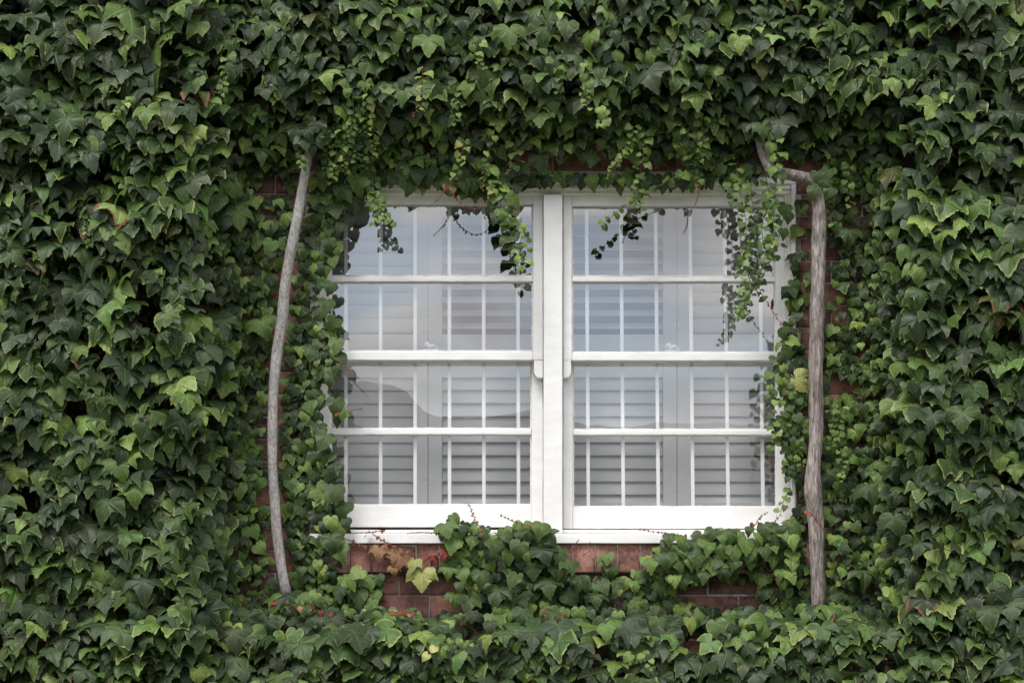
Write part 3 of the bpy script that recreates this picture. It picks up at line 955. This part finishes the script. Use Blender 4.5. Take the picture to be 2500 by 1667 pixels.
# bottom centre clump creeping over the sill
for (x, y, s, c) in ((1045, 1188, 34, 'fresh'), (1025, 1215, 40, 'fresh'), (1060, 1215, 36, 'mid'), (1040, 1250, 46, 'fresh'), (1085, 1240, 38, 'fresh'), (1110, 1225, 34, 'mid'), (1135, 1250, 44, 'mid'),
                     (1165, 1232, 36, 'mid'), (1190, 1260, 50, 'mid'), (1215, 1225, 34, 'mid'), (1243, 1212, 46, 'fresh'), (1262, 1235, 40, 'mid'), (1250, 1270, 50, 'dark'), (1285, 1270, 44, 'mid'),
                     (1120, 1285, 54, 'fresh'), (1155, 1290, 40, 'mid'), (1225, 1305, 50, 'mid'), (1280, 1310, 44, 'mid'), (1310, 1300, 40, 'mid'), (1105, 1325, 50, 'mid'), (1180, 1330, 46, 'mid'),
                     (1330, 1335, 42, 'mid'), (1260, 1345, 56, 'mid'), (1030, 1312, 34, 'fresh'), (1062, 1318, 40, 'fresh'), (1055, 1345, 30, 'mid'), (1075, 1385, 46, 'mid'), (1140, 1365, 60, 'mid'),
                     (1200, 1375, 40, 'mid'), (1310, 1370, 50, 'mid'), (1045, 1375, 40, 'fresh'), (1395, 1280, 34, 'fresh'), (1380, 1290, 26, 'fresh'), (1405, 1310, 40, 'mid'), (1385, 1345, 44, 'mid'),
                     (1415, 1345, 30, 'mid'), (1370, 1375, 40, 'mid'), (820, 1315, 44, 'light'), (800, 1335, 50, 'fresh'), (845, 1335, 44, 'fresh'), (862, 1365, 40, 'fresh'), (825, 1370, 50, 'mid'),
                     (870, 1330, 30, 'mid'), (780, 1360, 46, 'mid'), (850, 1390, 40, 'fresh')):
    one(x, y, s * .84, kind=random.choice(['heart', 'heart', 'maple']), c=c, d=random.uniform(.05, .12), th=26, pl='low')
for i in range(165):
    x = random.uniform(1485, 1830); top = 1236 - (x - 1500) * .10
    y = random.uniform(top, 1336)
    if fn(x, y, 34, 2.2) < -.28: continue
    if x < 1530 and y < 1262: continue
    one(x, y, random.uniform(20, 40), c=random.choice(['mid', 'fresh', 'mid', 'mid', 'light']), d=random.uniform(.05, .13), th=28, pl='low')
for (x, y, s, c) in ((915, 1287, 40, 'brown'), (968, 1330, 46, 'yellow'), (870, 1268, 30, 'brown'), (948, 1296, 32, 'yellow'), (1838, 880, 44, 'yellow'), (1240 * .0 + 1020, 1272, 24, 'red'), (995, 1285, 20, 'red'),
                     (1325 * 0 + 905, 1310, 22, 'brown'), (1575, 1415, 40, 'light'), (1485, 1500, 44, 'light')):
    one(x, y, s, kind='maple', c=c, d=.07, e=0, th=8, pl='low' if y > 1200 else None)
# large single leaves that stand out
for (x, y, s, c, e, ps) in ((150, 285, 92, 'mid', .2, -10), (985, 100, 78, 'fresh', .5, 0), (1170, 80, 76, 'fresh', .5, 0), (1495, 175, 92, 'blue', .2, 25), (1600, 225, 66, 'light', 1, 5),
                            (1700, 100, 62, 'light', .9, 0), (335, 262, 70, 'fresh', .8, 0), (605, 750, 74, 'fresh', .4, 20), (545, 500, 72, 'fresh', .5, 15), (430, 920, 70, 'fresh', .7, 0), (240, 1165, 92, 'mid', .3, -10),
                            (95, 1300, 84, 'fresh', .3, 10), (310, 1130, 76, 'fresh', .5, 0), (1320, 1490, 82, 'blue', .2, 0), (1440, 1460, 66, 'blue', .3, 0), (330, 1345, 90, 'blue', 0, 5), (1790, 290, 84, 'blue', .1, 0),
                            (1640, 470, 10, 'mid', 0, 0), (2110, 740, 86, 'blue', .2, 0), (2210, 960, 80, 'mid', .3, 0), (1950, 540, 66, 'mid', .3, 0), (680, 300, 80, 'mid', .3, -5), (2230, 200, 70, 'mid', .5, 0),
                            (2270, 350, 66, 'mid', .4, 0), (2060, 1200, 84, 'mid', .2, 20), (1985, 1320, 70, 'mid', .4, 0), (600, 350, 66, 'mid', .1, 0), (1240, 270, 62, 'fresh', .6, 0), (2000, 1130, 80, 'mid', 0, 15)):
    if s < 20: continue
    full = .045 + .30 * bulge(x, y)
    one(x, y, s * .62, kind='maple', c=c, e=e, d=full + .05, ps=ps, th=24 if y < 1300 else 42)

def leafy_shoot(name_parent, ctrl, size, cols, d0=.10, d1=.10, red_tip=0, dens=1.0, name='hanging_shoot', kinds=('round', 'heart')):
    """ctrl in view px; leaves in pairs along a thin stem"""
    n = len(ctrl)
    pts = [P(x * K, y * K, -(d0 + (d1 - d0) * i / max(1, n - 1))) for i, (x, y) in enumerate(ctrl)]
    path = smooth_path(pts, .006)
    path[:, 1] += np.array([.006 * mnoise.noise(Vector((i * .11, ctrl[0][0], 0))) for i in range(len(path))])
    lv = Leaves()
    L = np.concatenate([[0], np.cumsum(np.linalg.norm(np.diff(path, axis=0), axis=1))]); T = L[-1]
    stc = (0.20, 0.085, 0.05) if red_tip else (0.13, 0.12, 0.05)
    lv.tube(path, np.linspace(.0016, .0007, len(path)), stc, 5)
    s = 0.0; k = 0
    while s < T:
        t = s / T
        p = np.array([np.interp(s, L, path[:, a]) for a in range(3)])
        sz = size * .80 * .00142 * (1.0 - .45 * t) * random.uniform(.7, 1.2)
        red = t > 1 - red_tip
        if red: sz *= .40
        ck = 'red' if red and random.random() < .8 else random.choice(cols)
        col = tuple(np.array(pos_cols[ck]) * random.uniform(.9, 1.4))
        side = 1 if k % 2 else -1
        for q in range(1):
            kind = random.choice(kinds)
            off = np.array([side * random.uniform(.25, .55) * sz, -random.uniform(0, .012), random.uniform(-.1, .2) * sz])
            lv.add(kind, tuple(p + off), sz, R(random.gauss(22, 18)), R(random.gauss(side * 12, 22)), R(side * random.gauss(28, 22)), col, random.choice([0, .2, .5]))
            lv.tube([p, p + off * .6, p + off], [.0008] * 3, stc, 4)
        k += 1
        s += sz * random.uniform(.45, .85) * (1 if not red else 2.2) / dens
    return lv.build(name, PL[name_parent])

F = ['fresh', 'fresh', 'mid', 'light']; G = ['mid', 'mid', 'blue', 'fresh']; Y = ['light', 'yellow', 'light', 'fresh']
SH = [
    ('top', [(808, 210), (812, 260), (806, 320)], 26, F, .24, .18, 0, 1.2), ('top', [(845, 200), (842, 250), (846, 310)], 26, Y, .24, .18, 0, 1.2),
    ('top', [(760, 300), (752, 350), (748, 400)], 24, F, .18, .12, 0, 1.2), ('top', [(776, 330), (768, 380), (764, 420)], 24, Y, .16, .12, 0, 1.2),
    ('top', [(1275, 140), (1285, 180), (1282, 215)], 24, F, .26, .24, 0, 1.2), ('top', [(1410, 180), (1385, 230), (1378, 280)], 28, F, .24, .22, 0, 1.2),
    ('top', [(1594, 300), (1596, 350), (1598, 395)], 28, F, .18, .13, 0, 1.2), ('top', [(1565, 290), (1560, 330), (1568, 370)], 26, F, .18, .13, 0, 1.1),
    ('top', [(1100, 90), (1090, 130), (1120, 160)], 24, Y, .26, .26, 0, 1.1), ('top', [(1130, 380), (1118, 410), (1140, 450)], 30, Y, .12, .12, 0, 1.1),
    ('right', [(1950, 380), (1945, 430), (1955, 480)], 26, F, .10, .10, 0, 1.1), ('right', [(1840, 960), (1835, 1020), (1842, 1080)], 26, F, .07, .08, 0, 1.1),
    ('left', [(525, 115), (520, 150), (512, 185), (508, 220)], 24, F, .36, .38, 0, 1),
    ('left', [(300, 225), (275, 250), (255, 268)], 20, Y, .36, .40, 0, 1),
    ('top', [(822, 180), (828, 240), (822, 300), (818, 372)], 24, G, .20, .15, 0, 1.1),
    ('top', [(868, 225), (862, 280), (858, 345), (855, 370)], 24, F, .20, .14, .1, 1.1),
    ('top', [(790, 270), (782, 330), (775, 385), (742, 400)], 22, F, .18, .12, 0, 1.2),
    ('top', [(800, 290), (800, 340), (790, 380), (800, 400)], 22, F, .18, .12, 0, 1.2),
    ('top', [(835, 300), (835, 350), (840, 395)], 24, F, .16, .12, 0, 1.2),
    ('top', [(970, 160), (970, 210), (968, 240), (946, 268)], 24, Y, .36, .34, .2, 1.3),
    ('top', [(1047, 190), (1046, 240), (1046, 285)], 22, F, .32, .30, 0, 1.3),
    ('top', [(1065, 320), (1058, 370), (1045, 405), (1028, 430)], 22, Y, .14, .12, .15, 1.2),
    ('top', [(1028, 425), (1010, 455), (985, 478)], 12, ['red'], .12, .13, 1.0, 1),
    ('top', [(1028, 425), (1050, 460), (1085, 480), (1115, 470), (1130, 440), (1145, 400)], 16, ['red', 'brown'], .12, .12, .9, 1),
    ('top', [(1125, 385), (1135, 430), (1160, 460), (1168, 500), (1175, 545), (1195, 590), (1205, 622)], 44, F, .10, .14, 0, 1.1),
    ('top', [(1150, 400), (1150, 440), (1150, 475), (1165, 520), (1190, 570)], 40, G, .09, .13, 0, 1.0),
    ('top', [(1160, 420), (1180, 490), (1205, 540), (1212, 580)], 26, F, .12, .14, 0, .9),
    ('top', [(855, 415), (862, 450), (875, 480), (890, 505), (900, 520)], 30, F, .10, .13, 0, 1.3),
    ('top', [(868, 440), (868, 490), (860, 520)], 26, F, .10, .13, 0, 1.1),
    ('top', [(1138, 285), (1130, 330), (1118, 365), (1108, 440)], 20, ['mid', 'light', 'fresh'], .16, .13, .25, 1),
    ('top', [(1478, 295), (1478, 350), (1470, 410), (1466, 450), (1478, 485)], 26, F, .18, .13, 0, 1.25),
    ('top', [(1455, 290), (1445, 340), (1410, 380), (1398, 415)], 20, Y, .18, .13, 0, 1.3),
    ('top', [(1570, 395), (1530, 420), (1480, 440), (1430, 478), (1395, 505), (1380, 520)], 30, F, .12, .15, 0, .8),
    ('top', [(1470, 440), (1455, 480), (1440, 500)], 22, F, .12, .12, .3, .8),
    ('top', [(1390, 250), (1385, 280), (1375, 290)], 28, Y, .34, .34, 0, 1.3),
    ('top', [(1612, 260), (1612, 320), (1606, 370), (1604, 425)], 26, F, .2, .13, 0, 1.3),
    ('top', [(1604, 425), (1604, 450), (1594, 475)], 12, ['red'], .13, .13, 1.0, 1),
    ('top', [(1580, 300), (1585, 350), (1590, 400)], 28, G, .2, .12, 0, 1.1),
    ('top', [(1180, 330), (1190, 370), (1160, 400)], 30, F, .12, .12, .2, 1.1),
    ('right', [(1690, 380), (1700, 440), (1712, 500), (1712, 560), (1700, 620), (1715, 680), (1700, 735)], 26, F, .12, .15, .05, 1.0),
    ('right', [(1672, 390), (1680, 430), (1690, 480)], 32, G, .10, .13, 0, 1.0),
    ('right', [(1728, 380), (1725, 440), (1732, 500), (1725, 560), (1735, 620), (1725, 665)], 26, G, .11, .14, 0, .9),
    ('right', [(1755, 390), (1765, 450), (1750, 520), (1755, 590), (1740, 650)], 26, F, .10, .13, 0, .9),
    ('right', [(1782, 310), (1786, 380), (1780, 440), (1775, 510), (1765, 580), (1752, 610)], 30, F, .18, .14, 0, 1.1),
    ('right', [(1705, 600), (1722, 650), (1705, 700), (1685, 740)], 24, F, .14, .15, 0, 1.0),
    ('right', [(1770, 560), (1762, 610), (1745, 660), (1765, 700), (1785, 730), (1800, 755)], 22, ['fresh', 'mid', 'mid'], .13, .10, .35, .8),
    ('right', [(1815, 470), (1800, 500), (1785, 560), (1770, 600)], 42, G, .06, .12, 0, .8),
    ('right', [(1810, 760), (1790, 830), (1775, 880), (1770, 950), (1785, 1010)], 34, F, .08, .12, 0, .9),
    ('right', [(1800, 850), (1805, 920), (1790, 980), (1770, 1040), (1765, 1085)], 26, ['mid', 'mid', 'fresh'], .08, .12, .25, 1.0),
    ('right', [(1830, 900), (1815, 980), (1808, 1040), (1815, 1100)], 32, G, .08, .10, 0, 1.0),
    ('right', [(1815, 1120), (1800, 1150), (1790, 1185), (1775, 1200)], 22, F, .08, .10, .3, 1.0),
    ('right', [(1930, 930), (1925, 1000), (1935, 1060), (1925, 1110)], 24, F, .09, .10, 0, 1.2),
    ('right', [(1905, 920), (1912, 980), (1905, 1030)], 22, F, .08, .09, 0, 1.1),
    ('right', [(1900, 360), (1905, 420), (1900, 470), (1915, 520)], 28, G, .09, .10, 0, 1.1),
    ('left', [(785, 835), (800, 845), (828, 872)], 14, ['red'], .08, .11, 1.0, 1),
    ('left', [(780, 950), (805, 944), (834, 938)], 14, ['red'], .08, .11, 1.0, 1),
    ('left', [(205, 480), (200, 530), (205, 570)], 20, F, .34, .36, 0, 1.2),
    ('left', [(690, 350), (692, 370), (698, 388)], 24, F, .17, .19, 0, 1.5),
    ('low', [(1112, 1225), (1090, 1190), (1078, 1158)], 20, ['red', 'brown'], .09, .10, 1.0, 1.2),
    ('low', [(1250, 1225), (1215, 1208), (1175, 1195), (1145, 1180)], 22, ['red', 'brown'], .09, .10, 1.0, 1.2),
    ('low', [(798, 1238), (850, 1262), (905, 1290), (960, 1310), (990, 1320)], 26, ['red', 'brown'], .04, .06, 1.0, 1.2),
    ('low', [(855, 1225), (895, 1250), (950, 1270), (1000, 1275), (1040, 1270)], 30, ['red', 'brown'], .06, .06, 1.0, 1.5),
    ('low', [(1010, 1225), (960, 1222), (935, 1226)], 12, ['red'], .06, .06, 1.0, 1.5),
    ('low', [(885, 1218), (845, 1222), (808, 1224)], 12, ['red'], .06, .06, 1.0, 1.5),
    ('low', [(1575, 1232), (1540, 1225), (1500, 1220), (1470, 1215)], 20, ['red'], .06, .08, 1.0, 1.2),
    ('low', [(1735, 1205), (1745, 1188), (1762, 1176)], 16, ['red'], .07, .10, 1.0, 1.4),
    ('low', [(1318, 1262), (1322, 1250), (1330, 1238)], 12, ['red'], .06, .08, 1.0, 1.4),
    ('right', [(1860, 1175), (1880, 1200), (1895, 1222)], 18, ['red'], .155, .155, 1.0, 1.4),
    ('low', [(640, 1380), (700, 1395), (760, 1410)], 30, ['brown', 'mid', 'red'], .16, .18, 0, .9),
    ('low', [(860, 1410), (920, 1405), (960, 1420)], 26, ['brown', 'red', 'mid'], .16, .2, 0, .9),
    ('low', [(990, 1500), (1045, 1470), (1080, 1480)], 26, Y, .36, .36, 0, 1.2),
    ('low', [(1460, 1505), (1480, 1500), (1500, 1540)], 26, Y, .36, .38, 0, 1.1),
    ('right', [(2240, 1400), (2245, 1450), (2255, 1490)], 24, F, .36, .36, 0, 1.1),
    ('top', [(1350, 150), (1345, 210), (1350, 250)], 26, F, .34, .34, 0, 1.1),
]
for s_ in SH:
    leafy_shoot(*s_)

# woody stems creeping on the wall behind the leaves
def creepers():
    for k, x0 in enumerate((80, 240, 400, 560, 900, 1060, 1230, 1400, 1560, 1960, 2100, 2240)):
        thin = 560 < x0 < 1900
        y0, y1 = (-300, 395) if thin else (-300, 1650)
        pts = []
        y = y1
        while y > y0:
            x = x0 + 60 * fn(x0, y, 260, 4.4) + 14 * fn(x0, y, 60, 8.1)
            d = .012 + .10 * bulge(x, y) * (.5 + .5 * fn(x, y, 90, 1.2))
            pts.append(P(x * K, y * K, -d)); y -= 30
        pl = 'top' if thin else ('left' if x0 < 700 else 'right')
        LV[pl].tube(smooth_path(pts, .02), np.full(len(smooth_path(pts, .02)), .0035), (0.10, 0.07, 0.05), 6)
creepers()
# dead tendrils and rootlets clinging to the bare brick and the frame
def rootlets():
    spots = [((800, 1000), (1255, 1400), 26, 'low'), ((1320, 1480), (1255, 1310), 10, 'low'), ((1580, 1740), (1345, 1390), 8, 'low'), ((1180, 1560), (362, 400), 14, 'top'),
             ((1835, 1870), (450, 1120), 16, 'right'), ((1895, 1980), (450, 750), 12, 'right'), ((590, 650), (420, 500), 8, 'left')]
    for (xs, ys, n, pl) in spots:
        for _ in range(n):
            x, y = random.uniform(*xs), random.uniform(*ys); a = random.uniform(0, 6.28); pts = []
            for k in range(random.randint(4, 8)):
                pts.append(P(x * K, y * K, -.004 - .032 * (y > 1245 and y < 1325 and pl == 'low') - random.uniform(0, .006))); a += random.uniform(-.7, .7); x += 7 * math.cos(a); y += 7 * math.sin(a)
            LV[pl].tube(smooth_path(pts, .004), np.full(len(smooth_path(pts, .004)), random.uniform(.0006, .0012)), random.choice([(.12, .05, .04), (.20, .17, .15), (.07, .05, .045)]), 4)
rootlets()
for k, lv in LV.items():
    lv.build('foliage', PL[k])

# ------------------------------------------------------------------ the bare trunks
def trunk(path, radii, depth, name, mat, parent, rough, fur):
    pts = [P(x * K, y * K, -dd) for (x, y), dd in zip(path, depth)]
    sp_ = smooth_path(pts, .004)
    L = np.concatenate([[0], np.cumsum(np.linalg.norm(np.diff(np.array(pts), axis=0), axis=1))])
    l2 = np.concatenate([[0], np.cumsum(np.linalg.norm(np.diff(sp_, axis=0), axis=1))]); l2 *= L[-1] / l2[-1]
    rad = np.interp(l2, L, np.array(radii) * K * S * .94)
    n = 40
    v, q = tube_arrays(sp_, rad, n)
    v = v.reshape(len(sp_), n, 3)
    for i in range(len(sp_)):
        c = sp_[i]
        for a in range(n):
            d = v[i, a] - c; r = np.linalg.norm(d); u = d / r
            ang = 2 * math.pi * a / n
            g = mnoise.noise(Vector((math.cos(ang) * fur, math.sin(ang) * fur, l2[i] * 6)))
            g2 = mnoise.noise(Vector((math.cos(ang) * fur * 2.3, math.sin(ang) * fur * 2.3, l2[i] * 22 + 7)))
            b_ = mnoise.noise(Vector((math.cos(ang), math.sin(ang), l2[i] * 9 + 3)))
            v[i, a] = c + u * (r * (1 + rough * g + rough * .6 * g2 + .10 * b_))
    me = np_mesh(name, v.reshape(-1, 3), quads=q)
    return link(name, me, mat, parent)
dl = [.10, .12] + [.115] * 12 + [.11, .10, .07]
trunk(TRUNK_L, TRUNK_LR, dl, 'trunk', M['bark_grey'], PL['left'], .09, 2.6)
trunk(BRANCH[:-2] + [(1868, 421), (1880, 446)] + TRUNK_R[2:-1], [9, 10.5, 11.5, 12.5, 12.5, 13, 14.5, 16] + TRUNK_RR[2:-1], [.12, .13, .14, .145, .14, .12, .108, .10] + [.10] * 10 + [.085], 'trunk', M['bark_brown'], PL['right'], .21, 3.6)

# ------------------------------------------------------------------ what stands across the road (seen mirrored in the panes)
M['render_wall'] = simple_mat('rendered_wall', (0.52, 0.50, 0.47), (0.60, 0.58, 0.55), 2, 0.9, 0.1)
M['tiles'] = simple_mat('roof_tiles', (0.27, 0.26, 0.25), (0.34, 0.33, 0.32), 4, 0.8, 0.3, 30, 0.02)
M['darkglass'] = simple_mat('dark_pane', (0.03, 0.035, 0.04), (0.05, 0.055, 0.06), 1, 0.1, 0)
M['wood'] = simple_mat('tree_bark', (0.05, 0.04, 0.03), (0.12, 0.10, 0.08), 12, 0.9, 0.6)
def house(x0, x1, y0, y1, eave, ridge, label, nwin):
    e = empty('house', ((x0 + x1) / 2, (y0 + y1) / 2, 0), label, 'house', 'houses across the road')
    m = MB(); m.box(x0, x1, y0, y1, 0, eave); m.build('wall', M['render_wall'], e)
    ym = (y0 + y1) / 2; o = .5; t = .15
    m = MB()
    prof = [(y0 - o, eave - .1), (ym, ridge), (y1 + o, eave - .1), (y1 + o, eave - .1 + t), (ym, ridge + t), (y0 - o, eave - .1 + t)]
    f = [m.bm.verts.new((x0 - o, a, b)) for a, b in prof]; g = [m.bm.verts.new((x1 + o - (1.7 if b > eave + .6 else 0), a, b)) for a, b in prof]
    m.bm.faces.new(f); m.bm.faces.new(g[::-1])
    for i in range(6): m.bm.faces.new((f[i], g[i], g[(i + 1) % 6], f[(i + 1) % 6]))
    rf = m.build('roof', M['tiles'], e)
    m = MB(); cx = x0 + (x1 - x0) * .3; m.box(cx, cx + .8, ym - .4, ym + .4, ridge - .6, ridge + .3); m.build('chimney', M['brick'], rf, bevel=.02)
    for k in range(nwin):
        wx = x0 + (k + .5) * (x1 - x0) / nwin
        for z in (1.0, 3.4):
            if z + 1.3 > eave: continue
            m = MB(); m.box(wx - .7, wx + .7, y1 - .02, y1 + .06, z, z + 1.3); fr = m.build('window_frame', M['paint'], e, bevel=.01)
            m = MB(); m.box(wx - .6, wx + .6, y1 + .062, y1 + .07, z + .1, z + 1.2); m.build('pane', M['darkglass'], fr)
house(-15.5, -2.2, -38, -30, 3.6, 4.9, 'smaller low grey roofed house across the road, nearer the wall', 4)
house(0.2, 16.5, -42, -34, 3.6, 5.0, 'wider low grey roofed house across the road, set further back', 4)
# wooded hills beyond the houses
M['hill'] = simple_mat('hazy_wooded_hill', (0.21, 0.22, 0.215), (0.31, 0.315, 0.31), 0.08, 0.95, 0)  # distance haze mixed into the hill colour as pale grey
hx = np.linspace(-160, 160, 321); hy = np.linspace(-170, -80, 25)
kk = S * 126.0 / 6.0
cx_ = [(-6000, 1150), (400, 990), (650, 960), (780, 942), (890, 933), (960, 941), (1005, 956), (1022, 985), (1040, 1003), (1080, 1011), (1180, 1019), (1240, 1010), (1300, 998), (1345, 1012), (1420, 1036), (1520, 1040), (1620, 1030), (1760, 1031), (1900, 1042), (6000, 1150)]
zt = np.interp(hx, [(a - 1250) * kk for a, b in cx_], [ZC + (H - b) * kk for a, b in cx_])
zt = zt + np.array([.25 * mnoise.noise(Vector((x * .55, 0, 3))) + .12 * mnoise.noise(Vector((x * 2.1, 0, 3))) for x in hx])
sh = np.cos((hy + 120) / np.where(hy > -120, 41.0, 51.0) * math.pi / 2) ** 1.2
HV = np.stack([np.repeat(hx[None], 25, 0), np.repeat(hy[:, None], 321, 1), sh[:, None].clip(0) * zt[None] - .3], -1).reshape(-1, 3)
ii = (np.arange(24)[:, None] * 321 + np.arange(320)[None]).ravel()
tag(link('hills', np_mesh('hills', HV, quads=np.stack([ii, ii + 1, ii + 322, ii + 321], 1)), M['hill']), kind='structure')
M['hedgeleaf'] = simple_mat('tree_leaf', (0.02, 0.035, 0.014), (0.045, 0.07, 0.025), 8, 0.7, 0)
def tree(x, y, h, r, label, n=2600):
    e = empty('garden_tree', (x, y, 0), label, 'tree', 'trees across the road')
    V_, Q_ = tube_arrays([(x, y, 0), (x + .1, y, h * .35), (x, y + .1, h * .6), (x + .1, y, h * .85)], [.12, .09, .06, .03], 10)
    link('trunk', np_mesh('trunk', V_, quads=Q_), M['wood'], e)
    r_ = np.random.default_rng(int(abs(x * 31 + y)))
    cl = r_.normal(0, 1, (16, 3)); cl /= np.linalg.norm(cl, axis=1)[:, None]
    cl = cl * r_.uniform(.3, .9, (16, 1)) * np.array([r, r, h * .30]) + np.array([x, y, h * .66])
    c = cl[r_.integers(0, 16, n)] + r_.normal(0, r * .17, (n, 3))
    a = r_.normal(0, 1, (n, 3)); a /= np.linalg.norm(a, axis=1)[:, None]
    b = np.cross(a, r_.normal(0, 1, (n, 3))); b /= np.linalg.norm(b, axis=1)[:, None]
    s = r_.uniform(.05, .12, (n, 1))
    v = np.stack([c - a * s, c - b * s * .5, c + a * s, c + b * s * .5], 1).reshape(-1, 3)
    link('crown', np_mesh('crown', v, quads=np.arange(n * 4).reshape(-1, 4)), M['hedgeleaf'], e)
tree(15.5, -29, 8.5, 2.6, 'broad tree across the road beyond the wider house', 4000)
tree(-19, -29, 8.0, 2.5, 'broad tree across the road beyond the smaller house', 4000)
print('LEAVES', NLEAF)
